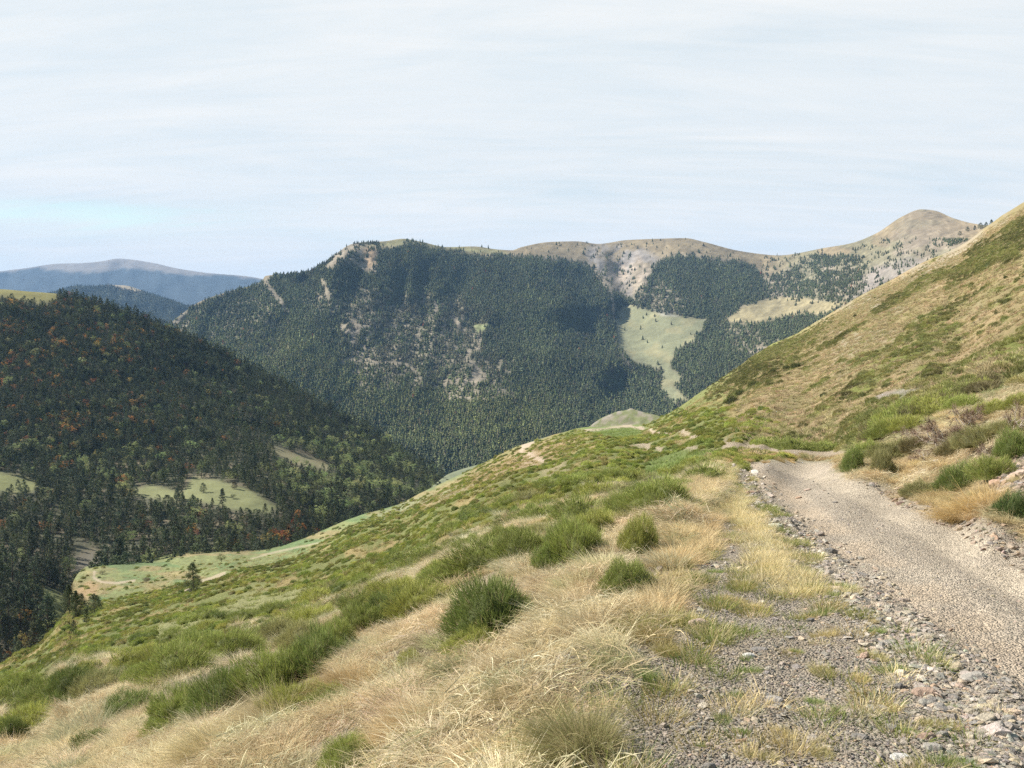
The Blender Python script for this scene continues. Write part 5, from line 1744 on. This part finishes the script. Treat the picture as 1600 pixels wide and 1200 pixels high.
px, py, pos = rows(MID, lambda x, y: 2.6 + 0 * x, lambda x, y: 1 - .95 * in_poly(x, y, [(163, 440), (195, 441), (226, 452), (215, 456), (180, 448)], 1.5), 60, 340, 444, 520, dx=.6, dy=.5)
ok = py < left_crest(px) + 4
px, py, pos = px[ok], py[ok], pos[ok]; m = len(px)
mass('ridge_forest', pos, np.zeros((m, 3)), np.repeat((R.uniform(2.2, 3.6, m) * pos[:, 1] / F)[:, None], 3, 1), R.integers(0, 4, m), tints([(.05, .07, .04)], [1], m, .2), TS_FAR, 'dark conifer forest on the middle ridge')
print('ridge', m)
# ---------------------------------------------------------------- things one can point to
R2 = np.random.default_rng(2024)

BROOM = [broom_meshes(700 + k, height=(.78, .66, .9, .72, .6)[k], ragged=(.22, .3, .2, .34, .28)[k]) for k in range(5)]
BROOM_FAR = [broom_meshes(720 + k, n=2400, tw=.014, height=(.7, .8, .62)[k], ragged=.32) for k in range(3)]



def broom(px, py, w, h, label, group=None, tint=B_GREEN, kind=None, far=False, cat='shrub', name='broom_shrub'):
    """px, py: middle of the foot in the photograph; w, h: breadth and height there"""
    pos, nrm = NEAR.at(px, py)
    Y = pos[0, 1]
    W_ = w * Y / F * .5
    H_ = h * Y / F
    lib = BROOM_FAR if far else BROOM
    k = R2.integers(0, len(lib)) if kind is None else kind % len(lib)
    W_ *= 1.12
    sz = max(H_ * 1.12, W_ * .62)
    t = np.array(tint) * (1 + R2.normal() * .06)
    p_ = pos[0] + np.array([0, W_ * .45, 0])
    p_[2] = NEAR.at(px, py)[0][0, 2] + nrm[0, 1] * 0 - .04 * W_
    yaw = R2.uniform(0, 6.3)
    e = tilt(nrm, np.array([yaw]), .35)[0]
    fol, stem = lib[k]
    parts = [('foliage', fol, t)] if far else [('foliage', fol, t), ('stems', stem, None)]
    o = thing(name, parts, p_, e, (W_, W_, sz), label=label, cat=cat, group=group)
    return o


for k, (x, y, w, h, lab, tn, kd) in enumerate(HAND):
    broom(x, y, w * 1.15, h * 1.22, lab, 'broom shrubs on the bank below the road', tn, kd)

for k, (x, y, w, h, lab, tn, kd, fr_) in enumerate(HAND_R):
    broom(x, y, w, h, lab, 'broom shrubs on the bank right of the road', tn, kd, bool(fr_))

# further broom shrubs fill the band above the bank; all of one kind
used = [(x, y, w) for x, y, w, *_ in HAND]


def dens_band(px, py, Y):
    v = (1 - in_poly(px, py, VERGE, 10)) * (px < 1120)
    n = fbm(px / 55, np.log(Y) * 8, 4, 201)
    return v * sstep(9.5, 13, Y) * sstep(38, 28, Y) * sstep(.36, .48, n) * 2.4


p, n, px, py, Y = area_points(NEAR, dens_band, R2, pxlim=(-40, 1120))
o_ = np.argsort(Y); cnt = 0
for i in o_:
    if cnt >= 170:
        break
    if any(abs(px[i] - ux) < uw * .42 and abs(py[i] - uy) < uw * .24 for ux, uy, uw in used):
        continue
    wd = R2.uniform(.55, 1.15) * F / Y[i]
    near_shade = (B_GREEN, B_YELLOW, B_GREEN, B_OLIVE, B_DARK)[R2.integers(0, 5)]
    broom(px[i], py[i], wd, wd * R2.uniform(.38, .5), 'one of the many yellow green broom shrubs between the bank and the heath slope', 'broom shrubs above the bank', near_shade, None, Y[i] > 16)
    used.append((px[i], py[i], wd)); cnt += 1
print('band brooms', cnt)
# thicket behind the right bank
def dens_thick(px, py, Y):
    return in_poly(px, py, [(1345, 705), (1420, 640), (1520, 612), (1700, 560), (1700, 690), (1560, 690), (1420, 715)], 6) * 2.2 * (Y < 30)


p, n, px, py, Y = area_points(NEAR, dens_thick, R2, pxlim=(1330, 1720))
for i in range(min(len(p), 55)):
    wd = R2.uniform(.6, 1.1) * F / Y[i]
    broom(px[i], py[i], wd, wd * R2.uniform(.42, .58), 'one of the broom shrubs crowding the thicket on the right bank', 'broom thicket on the right bank', (B_GREEN, B_OLIVE, B_YELLOW, (.22, .19, .10))[R2.integers(0, 4)], None, True)
print('thicket', min(len(p), 55))

# ---- heath: the copies that show largest stand alone, the rest is one mass
allp = np.vstack([hp, gp_]); alln = np.vstack([hn, gn_]); alls = np.concatenate([hs, gs]); allt = np.vstack([htint, gtint]); allY = np.concatenate([hY, gY])
allx = np.concatenate([hpx, gpx]); ally = np.concatenate([hpy, gpy])
kind = R2.integers(0, 5, len(allp)); yaw = R2.uniform(0, 6.3, len(allp))
rot_ = tilt(alln, yaw, .8)
scl_ = alls[:, None] * np.stack([R2.uniform(.85, 1.25, len(allp)), R2.uniform(.85, 1.25, len(allp)), R2.uniform(.9, 1.35, len(allp))], -1)
shown = alls / allY * ((allx > 5) & (allx < 1595))
sel = np.argsort(-shown)[:288]
for i in sel:
    lab = 'low broom cushion of the heath carpet on the left slope' if i < len(hp) else 'low broom cushion at the foot of the right hillside'
    grp = 'low broom cushions on the left slope' if i < len(hp) else 'low broom cushions on the right hillside'
    thing('low_broom_shrub', [('foliage', LOWB[kind[i]], allt[i])], allp[i], rot_[i], scl_[i], label=lab, cat='shrub', group=grp)
rest_ = np.setdiff1d(np.arange(len(allp)), sel)
mass('heath_carpet', allp[rest_], rot_[rest_], scl_[rest_], kind[rest_], allt[rest_], TS_LOWB, 'green carpet of low broom and heath over the slopes')

# ---------------------------------------------------------------- trees
NP_ = [pine_parts(800 + k, clumps=120, per=30, lsize=.016, slim=(.20, .26, .30)[k], blunt=(.7, .55, .5)[k], lean=(0, .03, -.02)[k]) for k in range(3)]
NPC = [c.mesh('pine_crown', MAT_NEEDLE) for c, t in NP_]; NPT = [t.mesh('pine_trunk', MAT_BARK) for c, t in NP_]
NL_ = [leafy_parts(850 + k, clumps=90, per=34, lsize=.018, wide=(.40, .34)[k]) for k in range(2)]
NLC = [c.mesh('leafy_crown', MAT_LEAF) for c, t in NL_]; NLT = [t.mesh('leafy_trunk', MAT_BARK) for c, t in NL_]
PINE_T = (.095, .118, .055)


def tree(layer, px, py, h, label, tint=PINE_T, leafy=False, wide=1.0, kind=0, group=None, name=None, cat='tree', fine=True, base=None):
    pos, nrm = layer.at(px, py)
    if base is not None:
        pos = pix_point(np.array([float(px)]), np.array([float(py)]), base)
    H = h * pos[0, 1] / F
    cr, tr = ((NLC, NLT) if leafy else (NPC, NPT)) if fine else ((LEAF_CROWN, LEAF_TRUNK) if leafy else (PINE_CROWN, PINE_TRUNK))
    k = kind % len(cr)
    return thing(name or ('broadleaf_tree' if leafy else 'pine_tree'), [('crown', cr[k], tint), ('trunk', tr[k], None)], pos[0] - np.array([0, 0, H * .02]), (0, 0, R2.uniform(0, 6.3)), (H * wide, H * wide, H), label=label, cat=cat, group=group)


tree(NEAR, 303, 930, 50, 'lone dark pine on the heath slope beside a pale boulder', kind=1, wide=1.1)
tree(NEAR, 419, 862, 15, 'small lone pine in the valley meadow at the forest edge', wide=1.3, kind=2)
tree(NEAR, 346, 878, 13, 'yellowish round bush alone in the middle of the valley meadow', (.20, .21, .08), True, 1.5, 0, name='bush', cat='bush')
tree(NEAR, 229, 911, 9, 'brownish bush at the lower rim of the valley meadow', (.20, .15, .09), True, 2.0, 1, name='bush', cat='bush')
tree(NEAR, 160, 897, 6, 'small bush inside the loop of the meadow track', (.16, .15, .07), True, 2.2, 0, name='bush', cat='bush')
LL = [(115, 975, 46, 'tall pine with two crowns standing in the small lower left clearing', PINE_T, 0, 1.05), (98, 952, 24, 'smaller pine just left of the tall clearing pine', PINE_T, 0, 1.1), (144, 968, 34, 'bushy pine at the right side of the lower left clearing', PINE_T, 0, 1.4),
      (131, 978, 22, 'short pine between the clearing pines and the heath edge', PINE_T, 0, 1.2), (111, 992, 18, 'young pine at the foot of the lower left clearing', PINE_T, 0, 1.1), (74, 940, 11, 'tiny dark pine alone in the grass of the lower left clearing', PINE_T, 0, 1.1),
      (84, 1002, 52, 'big dark pine at the edge of the stand beside the heath', PINE_T, 0, 1.1), (62, 1010, 46, 'dark pine right of the rusty red tree', PINE_T, 0, 1.0),
      (46, 1016, 30, 'rusty red round tree among dark pines at the lower left', (.27, .095, .045), 1, 1.15), (11, 1040, 26, 'bright orange tree at the left edge above the heath', (.42, .17, .03), 1, .9), (14, 990, 44, 'pale olive tree left of the red tree in the lower left stand', (.17, .18, .085), 1, .75),
      (5, 962, 16, 'small red tree at the left edge among pines', (.28, .08, .04), 1, 1.2), (108, 900, 32, 'pale green tree at the corner of the forest by the meadow', (.18, .22, .09), 1, .9), (118, 903, 12, 'grey green bush at the left tip of the valley meadow', (.13, .16, .08), 1, 1.4),
      (439, 848, 20, 'red tree at the forest foot beside the meadow road', (.30, .105, .05), 1, 1.0), (424, 843, 17, 'orange yellow tree next to the red one at the forest foot', (.36, .20, .07), 1, 1.1), (447, 854, 14, 'russet bush right of the red tree at the forest foot', (.30, .13, .07), 1, 1.5),
      (390, 846, 14, 'orange brown tree at the forest foot above the valley meadow', (.30, .16, .06), 1, 1.1), (459, 822, 12, 'small vivid red tree in the pines above the meadow road', (.34, .09, .04), 1, 1.0), (461, 852, 18, 'dark green round tree at the forest foot by the meadow road', (.05, .08, .035), 1, 1.2),
      (96, 738, 12, 'bright orange tree in the pines above the left clearing', (.42, .19, .03), 1, 1.2), (417, 768, 11, 'pale orange tree beside the right hand clearing', (.36, .18, .07), 1, 1.1), (313, 737, 12, 'round light green tree above the upper clearing', (.22, .27, .09), 1, 1.1), (343, 736, 11, 'pale yellow green tree right of the round light green one', (.24, .27, .11), 1, 1.0),
      (277, 782, 21, 'dark pine in the clump at the middle of the sloping clearing', PINE_T, 0, 1.4), (285, 785, 15, 'smaller pine at the right of the clearing clump', PINE_T, 0, 1.3), (301, 790, 14, 'single pine low in the sloping clearing', PINE_T, 0, 1.3), (332, 790, 13, 'single dark pine at the lower rim of the sloping clearing', PINE_T, 0, 1.3),
      (18, 770, 14, 'pine at the lower rim of the clearing on the left edge', PINE_T, 0, 1.2), (42, 771, 14, 'rounded pine below the left edge clearing', PINE_T, 0, 1.4), (348, 776, 14, 'dark bushy pine at the right of the tree island in the clearing', PINE_T, 0, 1.4), (366, 764, 13, 'small brownish pine right of the tree island', (.08, .07, .035), 0, 1.6),
      (318, 770, 16, 'pine at the lower left of the tree island in the clearing', PINE_T, 0, 1.3), (364, 779, 8, 'low grey green bush alone on the sloping clearing', (.17, .19, .09), 1, 1.6)]
for k, (x, y, h, lab, tn, lf, wd) in enumerate(LL):
    if 'tiny' not in lab and ('clearing pine' in lab or 'lower left clearing' in lab):
        tree(NEAR, x + 4, y - 4, h * 1.1, lab, tn, bool(lf), wd, k, base=float(near_depth(np.array([x + 4.]), np.array([y - 4.]))[0]) * .93)
    else:
        tree(LEFT, x, y, h, lab, tn, bool(lf), wd, k)
for k, (x, y, h, lab) in enumerate(((109, 957, 46, 'dark pine at the left brink of the valley meadow'), (126, 966, 40, 'broad pine just right of the brink pine below the meadow track'), (150, 955, 26, 'young pine where the heath meets the lower rim of the meadow'))):
    tree(NEAR, x, y, h, lab, PINE_T, False, 1.25, k, base=float(near_depth(np.array([float(x)]), np.array([float(y)]))[0]) * .95)
# trees of the forest that show largest
GR = ('pines of the dense valley forest', 'autumn coloured trees of the valley forest', 'pale green trees of the valley forest')
GL = ('one of the close standing dark pines in the nearest part of the valley forest', 'orange or russet autumn tree standing among the pines of the valley forest', 'pale yellow green broadleaf tree among the pines of the valley forest')
for i in OWN:
    c = 1 if FOREST['red'][i] else 2 if FOREST['pale'][i] else 0
    k = int(FOREST['idx'][i])
    cr = (PINE_CROWN + LEAF_CROWN)[k]; tr = (PINE_TRUNK + LEAF_TRUNK)[k]
    H = float(FOREST['h'][i]); w = R2.uniform(.95, 1.3)
    thing('pine_tree' if c == 0 else 'broadleaf_tree', [('crown', cr, FOREST['tint'][i]), ('trunk', tr, None)], FOREST['pos'][i], (R2.normal() * .03, R2.normal() * .03, R2.uniform(0, 6.3)), (H * w, H * w, H), label=GL[c], cat='tree', group=GR[c])

# bushes on the right hillside and pines on its skyline
for x, y, w, h, lab in ((1247, 574, 24, 13, 'largest dark bush of the little row on the right hillside'), (1231, 577, 12, 10, 'dark bush just left of the largest one on the hillside'), (1210, 588, 12, 11, 'single small dark bush lower on the hillside row'),
                        (1181, 604, 18, 11, 'wide dark bush in the lower half of the hillside row'), (1158, 618, 18, 10, 'low bush near the lower end of the hillside row'), (1146, 628, 26, 13, 'broad grey green bush at the lowest end of the hillside row'),
                        (1222, 572, 7, 6, 'tiny bush at the top left of the hillside row'), (1455, 500, 5, 6, 'tiny dark shrub alone in the tan middle of the hillside'), (1558, 484, 6, 9, 'tiny pointed shrub on the upper right hillside'), (1572, 435, 6, 7, 'speck of a shrub high on the right hillside'),
                        (1337, 495, 6, 5, 'tiny shrub below the skyline of the right hillside')):
    broom(x, y, w, h, lab, 'dark bushes on the right hillside', (.10, .125, .045), None, True, 'bush', 'hillside_bush')
for k, (x, y, h, lab) in enumerate(((1549, 354, 11, 'tallest dark pine on the right skyline where the hillside meets the ridge'), (1541, 356, 9, 'second pine of the skyline cluster'), (1532, 358, 10, 'broad pine in the middle of the skyline cluster'), (1523, 360, 8, 'pine left of the middle of the skyline cluster'),
                                    (1512, 362, 8, 'leftmost pine of the skyline cluster'), (1500, 368, 7, 'small pine below the left end of the skyline cluster'))):
    tree(MOUNT, x, y, h, lab, PINE_T, False, 1.7, k)

# ---------------------------------------------------------------- stones
BIGR = [big_rock_mesh('stone', 900 + k, ((1, .7, .35), (1, .6, .45), (1, .8, .25), (1, .75, .55), (1, .55, .3), (1, .9, .4))[k]) for k in range(6)]
GREY, DARKS, PINK, TAN_, WHITE, RED = (.37, .345, .31), (.23, .215, .20), (.44, .34, .28), (.42, .37, .29), (.56, .55, .53), (.38, .275, .215)


def stone(px, py, w, h, label, tint=GREY, kind=0, group=None, yaw=None, name='stone', wide=1.0):
    pos, nrm = NEAR.at(px, py)
    Y = pos[0, 1]; W_ = w * Y / F * .5; H_ = max(h * Y / F, W_ * .3)
    k = kind % 6
    zr = (.35, .45, .25, .55, .3, .4)[k]
    t = np.array(tint) * (1 + R2.normal() * .05)
    e = tilt(nrm, np.array([R2.normal() * .4 if yaw is None else yaw]), .9)[0]
    return thing(name, [('stone', BIGR[k], t)], pos[0] + nrm[0] * H_ * .12, e, (W_, W_ * wide, H_ / (2 * zr) * 1.1), label=label, cat='rock' if name != 'stone' else 'stone', group=group)


STONES = [
    (1090, 976, 34, 18, 'flat grey and orange slab at the left side of the verge', PINK, 2), (1134, 848, 18, 9, 'dark rusty stone on the verge by the tall shoulder grass', (.24, .16, .13), 0),
    (974, 1182, 26, 15, 'grey block at the bottom edge beside the big grass tuft', GREY, 3), (990, 1197, 24, 10, 'pink stone cut by the bottom edge below the grey block', PINK, 0), (1022, 1066, 9, 11, 'small pointed grey stone right of the green grass edge', GREY, 3),
    (1108, 1198, 30, 18, 'dark grey stone at the bottom edge of the verge', DARKS, 1), (1299, 862, 26, 13, 'darkest block at the left edge of the road', DARKS, 1), (1281, 834, 18, 10, 'brownish block above the darkest one on the road edge', (.30, .25, .21), 0),
    (1318, 874, 20, 7, 'thin dark slab below the darkest block', DARKS, 2), (1420, 957, 30, 9, 'thin pale slab on the gravel between verge and road', TAN_, 2), (1413, 929, 22, 8, 'brown slab above the thin pale slab', (.34, .28, .23), 2),
    (1391, 1002, 26, 10, 'rounded grey stone beside the green tufts', GREY, 0), (1425, 985, 22, 8, 'dark edged flat stone on the loose gravel', DARKS, 2), (1494, 1040, 34, 14, 'yellowish stone with a bright top in the loose edge', (.46, .39, .28), 3), (1489, 1048, 18, 8, 'dark slab tucked under the yellowish stone', DARKS, 2),
    (1520, 1058, 46, 15, 'wide flat grey slab with an upright chip on it', GREY, 2), (1514, 1047, 6, 13, 'thin upright chip standing on the wide flat slab', TAN_, 3), (1444, 1080, 42, 16, 'salmon coloured slab in the loose edge', RED, 2), (1462, 1092, 28, 9, 'dark flat stone right of the salmon slab', DARKS, 2),
    (1448, 1150, 32, 13, 'brick red block near the bottom tufts', RED, 1), (1473, 1148, 24, 12, 'grey block touching the brick red one', GREY, 1), (1407, 1184, 36, 13, 'whitish flat stone near the bottom edge', WHITE, 2), (1541, 1125, 40, 16, 'large tan stone in the right foreground gravel', TAN_, 0),
    (1577, 1126, 30, 14, 'grey stone right of the large tan stone', GREY, 1), (1575, 1110, 20, 12, 'grey triangular stone at the right edge', GREY, 3), (1598, 1112, 24, 14, 'grey block cut by the right edge', GREY, 1), (1552, 1081, 20, 8, 'dark topped stone on the right foreground gravel', DARKS, 0), (1590, 1084, 14, 7, 'small dark stone at the right edge', DARKS, 1),
    (1210, 1088, 30, 9, 'pale flat stone sunk in the verge gravel', (.44, .41, .38), 2), (1372, 1107, 42, 10, 'long flat grey slab behind a grass tuft', GREY, 2), (1343, 1150, 28, 9, 'dark flat stone in the lower verge', DARKS, 2), (1170, 1024, 22, 11, 'light grey stone in front of verge tufts', WHITE, 1), (1362, 1163, 16, 9, 'small brown stone in the lower verge', (.30, .26, .22), 3),
    (1516, 1114, 22, 14, 'pale angular stone between tan and red stones', TAN_, 3), (1500, 1106, 20, 10, 'grey brown slab leaning in the loose edge', (.34, .30, .27), 4), (1468, 1103, 22, 13, 'rough grey stone with moss at its foot', GREY, 3), (1444, 1102, 9, 11, 'small dark upright stone left of the mossy one', DARKS, 3),
    (1457, 1166, 34, 14, 'grey slab half hidden behind the bottom tuft', GREY, 2), (1516, 1160, 16, 9, 'small yellowish stone near the bottom right', TAN_, 3), (1405, 1072, 18, 15, 'upright dark grey stone in the loose edge', DARKS, 3), (1160, 1154, 24, 11, 'orange sided stone at the lower verge', (.42, .27, .18), 4), (1182, 1156, 16, 12, 'dark block right of the orange sided stone', DARKS, 1),
    (1545, 797, 24, 10, 'pale stone at the foot of the golden grass mound', PINK, 0), (1523, 806, 30, 7, 'flat pale slab beside the road below the bank', (.50, .44, .38), 2), (1552, 800, 18, 10, 'greenish pale block next to the flat pale slab', (.42, .41, .33), 3), (1438, 782, 22, 6, 'flat pinkish slab on the road margin', PINK, 2), (1420, 762, 16, 8, 'dark stone at the road margin below the pale thin broom', DARKS, 0),
    (1405, 762, 14, 7, 'rusty stone at the road margin near the bank', (.30, .21, .16), 3), (1463, 716, 14, 6, 'white stone in the golden grass above the pale thin broom', WHITE, 3), (1590, 738, 34, 12, 'pink slab at the top of the bank rubble', PINK, 2), (1575, 748, 24, 10, 'grey pink slab in the middle of the rubble', (.38, .32, .28), 4), (1593, 770, 24, 12, 'brown block in the rubble by the right edge', (.34, .27, .22), 1),
    (868, 1046, 16, 11, 'white stone where the rock shows through the grass shoulder', WHITE, 3), (835, 1070, 22, 12, 'tan rock under the grass shoulder', TAN_, 0), (822, 1082, 24, 12, 'brown rock at the lower end of the shoulder outcrop', (.34, .26, .2), 1), (885, 1036, 30, 9, 'long grey ledge in the shoulder outcrop', GREY, 4), (852, 1058, 26, 9, 'low tan ledge in the shoulder outcrop', TAN_, 4),
    (770, 1190, 34, 15, 'grey rock in straw grass at the bottom edge', GREY, 3), (795, 1176, 26, 11, 'pale ledge behind the grey bottom rock', TAN_, 4), (1020, 905, 16, 8, 'small pale stone by the rounded broom', WHITE, 0), (1000, 940, 22, 9, 'grey stone below the rounded broom', GREY, 4), (1006, 958, 18, 8, 'tan stone in the bare patch under the shoulder grass', TAN_, 0),
    (1250, 915, 20, 7, 'low brown stone in the yellow verge grass', (.30, .25, .21), 0), (1230, 928, 30, 9, 'dark brown ledge in the yellow verge grass', (.24, .20, .17), 4), (1267, 968, 16, 8, 'dark pebble sized stone on the verge', DARKS, 3), (1186, 1012, 30, 6, 'thin dark split slab on the verge', DARKS, 2), (1252, 900, 22, 6, 'flat grey slab at the top of the verge', GREY, 2), (1165, 980, 12, 6, 'small reddish stone on the verge', RED, 0),
    (1248, 776, 12, 5, 'orange brown stone in the middle of the road', (.40, .28, .2), 0), (1262, 766, 14, 5, 'pinkish stone lying between the wheel ruts', PINK, 0), (1265, 748, 20, 4, 'pale flat slab near the far bend', TAN_, 2), (1305, 785, 10, 4, 'dark stone on the middle ridge of the road', DARKS, 0),
]
for k, (x, y, w, h, lab, tn, kd) in enumerate(STONES):
    stone(x, y, w, h, lab, tn, kd, 'stones lying about the road and verge')
# more loose stones along the edge: alike, so they share one label
ex = R2.uniform(1240, 1690, 900); ey = R2.uniform(840, 1240, 900)
kk = R2.random(900) < w_edge(ex, ey) * .9
for x, y in list(zip(ex[kk], ey[kk]))[:150]:
    sz = R2.lognormal(2.55, .3) * (.7 + (y - 840) / 700)
    stone(x, y, sz, sz * R2.uniform(.3, .55), 'one of the small loose slate stones along the left edge of the road', [GREY, DARKS, TAN_, PINK, GREY][R2.integers(0, 5)], int(R2.integers(0, 6)), 'small loose stones along the road edge', R2.uniform(0, 6.3))

pos, nrm = NEAR.at(295, 928)
stone(294, 929, 15, 10, 'pale pinkish boulder at the foot of the lone pine', (.46, .36, .30), 3, None, .3, 'boulder')
stone(240, 872, 6, 5, 'small white boulder under a dark bush at the far meadow rim', (.62, .60, .56), 3, None, 0, 'boulder')
tree(NEAR, 242, 870, 6, 'flat topped dark bush over the white boulder on the meadow rim', (.07, .09, .04), True, 1.8, 1, name='bush', cat='bush')

# ---------------------------------------------------------------- single grass tufts that stand out
BIGT = [tussock_mesh('big_tuft', 40 + k, n=(3200, 1100, 800)[k], spread=(.20, .2, .16)[k], length=(.40, .34, .3)[k], lean=((-.30, -.05), (-.25, 0), (.05, 0))[k], droop=(1.0, .8, .6)[k], width=.0032, segs=5, wither=(.42, .3, .15)[k], short=.45) for k in range(3)]
TUFTS = [(905, 1172, 175, 'largest arching grass tuft at the bottom beside the gravel', (.33, .32, .14), 0), (962, 1040, 88, 'grey green grass tuft on the shoulder above the largest tuft', (.30, .31, .15), 1), (1018, 1002, 72, 'brownish upright tuft at the edge of the verge', (.38, .29, .12), 1),
         (1010, 1062, 56, 'short bright green tuft hanging over the gravel edge', (.18, .27, .06), 2), (1040, 1022, 60, 'yellow tuft with a green foot on the gravel edge', (.42, .36, .14), 2), (1090, 910, 46, 'green footed tuft below the tall shoulder grass', (.24, .27, .09), 2),
         (985, 830, 48, 'olive tuft at the top end of the broom slope', (.33, .30, .12), 1), (425, 1142, 88, 'pale feathery tuft under the loose yellow green broom', (.56, .48, .30), 0), (650, 1140, 96, 'straw tuft with a brown heart in the lower middle', (.46, .34, .18), 0), (140, 1150, 92, 'bluish pale tuft in the lower left grass', (.40, .40, .26), 1), (545, 1080, 80, 'golden tuft under the upper end of the long broom row', (.50, .36, .17), 0),
         (330, 1192, 96, 'straw tuft at the bottom left edge with green blades', (.50, .43, .24), 0), (800, 1100, 72, 'dark footed grass tuft at the lower outcrop', (.34, .29, .13), 1), (1535, 800, 84, 'rounded golden grass mound at the foot of the right bank', (.52, .38, .17), 1), (1500, 812, 66, 'pale golden tuft left of the rounded mound', (.56, .42, .20), 0), (1466, 772, 40, 'golden tuft under the pale thin broom', (.54, .40, .19), 1)]
for x, y, w, lab, tn, k in TUFTS:
    pos, nrm = NEAR.at(x, y)
    s_ = w * pos[0, 1] / F / (.68 if w > 100 else .56)
    thing('grass_tuft', [('blades', BIGT[k], np.array(tn) * 1.1)], pos[0], tilt(nrm, np.array([R2.normal() * .2]), .3)[0], (s_, s_, s_ * 1.05), label=lab, cat='grass tuft', group='grass tufts that stand out')
VT = [tussock_mesh('verge_tuft', 50 + k, n=560, spread=.14, length=.11, lean=(.1, 0), droop=.5, width=.0040, segs=3, wither=.25) for k in range(3)]
VTS = [(1150, 1082, 34, 'dark green tuft low in the middle verge', 0), (1128, 1122, 44, 'green tuft right of the largest arching tuft', 0), (1098, 1160, 22, 'small tuft near the dark bottom stone', 0), (1160, 1140, 26, 'green tuft beside the dark block on the verge', 0), (1225, 1145, 46, 'big green and straw tuft in the lower verge', 1), (1285, 1175, 56, 'olive tuft with brown blades near the bottom', 2), (1190, 1178, 50, 'ochre tuft left of the olive bottom tuft', 2),
       (1312, 1112, 36, 'bright green tuft in the middle of the lower verge', 0), (1273, 1095, 34, 'green tuft above the bright green one', 0), (1390, 1108, 52, 'straw and green tuft around the long grey slab', 1), (1285, 1050, 60, 'wide olive tuft across the middle verge', 2), (1345, 1058, 44, 'straw tinted tuft near the mossy stones', 1), (1395, 1046, 60, 'green tuft with straw blades at the verge edge', 0), (1365, 1025, 52, 'low brown green tuft above the straw bladed one', 2),
       (1370, 985, 36, 'dark green cushion on the gravel edge', 0), (1365, 968, 26, 'yellow tuft above the dark green cushion', 1), (1322, 915, 38, 'bright green cushion near the left road edge', 0), (1302, 928, 30, 'green cushion left below the bright one', 0), (1285, 955, 46, 'green tuft in the middle of the upper verge', 0), (1290, 990, 44, 'straw coloured tuft in the middle verge', 1), (1175, 945, 40, 'yellow tuft at the top of the bare verge', 1), (1140, 938, 46, 'golden tuft left of the other yellow one', 1),
       (1170, 1045, 40, 'green tuft below the light grey stone', 0), (1165, 1028, 30, 'dark green tuft beside the light grey stone', 0), (1245, 1018, 24, 'small yellow green tuft on bare gravel', 0), (1475, 1190, 60, 'green tuft at the bottom right of the verge', 0), (1515, 1196, 52, 'dark green tuft at the bottom edge right of the verge', 0), (1465, 1135, 54, 'flattened brown and green tuft above the brick red block', 2), (1420, 1142, 32, 'small bright tuft left of the brick red block', 0), (1485, 1105, 28, 'mossy green tuft between loose stones', 0), (1118, 895, 26, 'small green cushion on the grey gravel by the shoulder', 0)]
for x, y, w, lab, c in VTS:
    pos, nrm = NEAR.at(x, y)
    s_ = w * pos[0, 1] / F / .30
    tn = ((.19, .27, .07), (.54, .45, .21), (.36, .33, .14))[c]
    thing('grass_clump', [('blades', VT[R2.integers(0, 3)], np.array(tn) * 1.15)], pos[0], tilt(nrm, np.array([R2.uniform(0, 6.3)]), .8)[0], (s_, s_ * .6, s_), label=lab, cat='grass tuft', group='low grass tufts on the gravel verge')

# ---------------------------------------------------------------- dead brush on the right bank
DB = [dead_brush_meshes(950 + k, n=(14, 12, 9)[k], depth=3) for k in range(3)]
for x, y, w, h, lab, k in ((1478, 690, 90, 52, 'largest tangle of dead grey brown brush on the right bank', 0), (1508, 664, 62, 50, 'rusty brown dead bush behind the largest tangle', 1), (1590, 668, 50, 60, 'bleached white snag at the right edge of the bank', 2),
                           (1448, 716, 70, 22, 'fallen bleached branches lying below the dead tangle', 2), (1550, 708, 44, 30, 'small dead twiggy bush between the olive brooms', 1), (1425, 690, 48, 30, 'dry brown bush left of the largest dead tangle', 1), (1555, 770, 26, 14, 'short bleached branch sticking out above the golden mound', 2)):
    pos, nrm = NEAR.at(x, y)
    W_ = w * pos[0, 1] / F * .55; H_ = h * pos[0, 1] / F
    thing('dead_bush', [('branches', DB[k][0], None), ('twigs', DB[k][1], None)], pos[0], (0, 0, R2.uniform(0, 6.3)), (W_, W_, H_ * .95), label=lab, cat='dead bush', group='dead brush on the right bank')
# ---------------------------------------------------------------- the air between here and the far mountains
def build_haze():
    x0, x1, y0, y1, z0, z1 = -9600, 2600, -60, 13400, -420, 720
    V = [(x, y, z) for x in (x0, x1) for y in (y0, y1) for z in (z0, z1)]
    FC = [(0, 1, 3, 2), (4, 6, 7, 5), (0, 4, 5, 1), (2, 3, 7, 6), (0, 2, 6, 4), (1, 5, 7, 3)]
    me = bpy.data.meshes.new('haze'); me.from_pydata(V, [], FC); me.update()
    m = bpy.data.materials.new('air'); m.use_nodes = True
    nt = m.node_tree; nt.nodes.clear()
    o_ = nd(nt, 'ShaderNodeOutputMaterial'); v = nd(nt, 'ShaderNodeVolumePrincipled')
    v.inputs['Color'].default_value = (.32, .57, 1.0, 1)
    v.inputs['Density'].default_value = HAZE
    v.inputs['Anisotropy'].default_value = .1
    lk(nt, v.outputs[0], o_.inputs['Volume'])
    me.materials.append(m)
    o = bpy.data.objects.new('haze', me); COL.objects.link(o)
    o['kind'] = 'stuff'; o['label'] = 'thin blue haze filling the valley air'


HAZE = 0.000044
build_haze()
for _o in (LEFT, NEAR, MOUNT, FAR, MID):
    print('range', _o.pos.reshape(-1, 3).min(0), _o.pos.reshape(-1, 3).max(0))
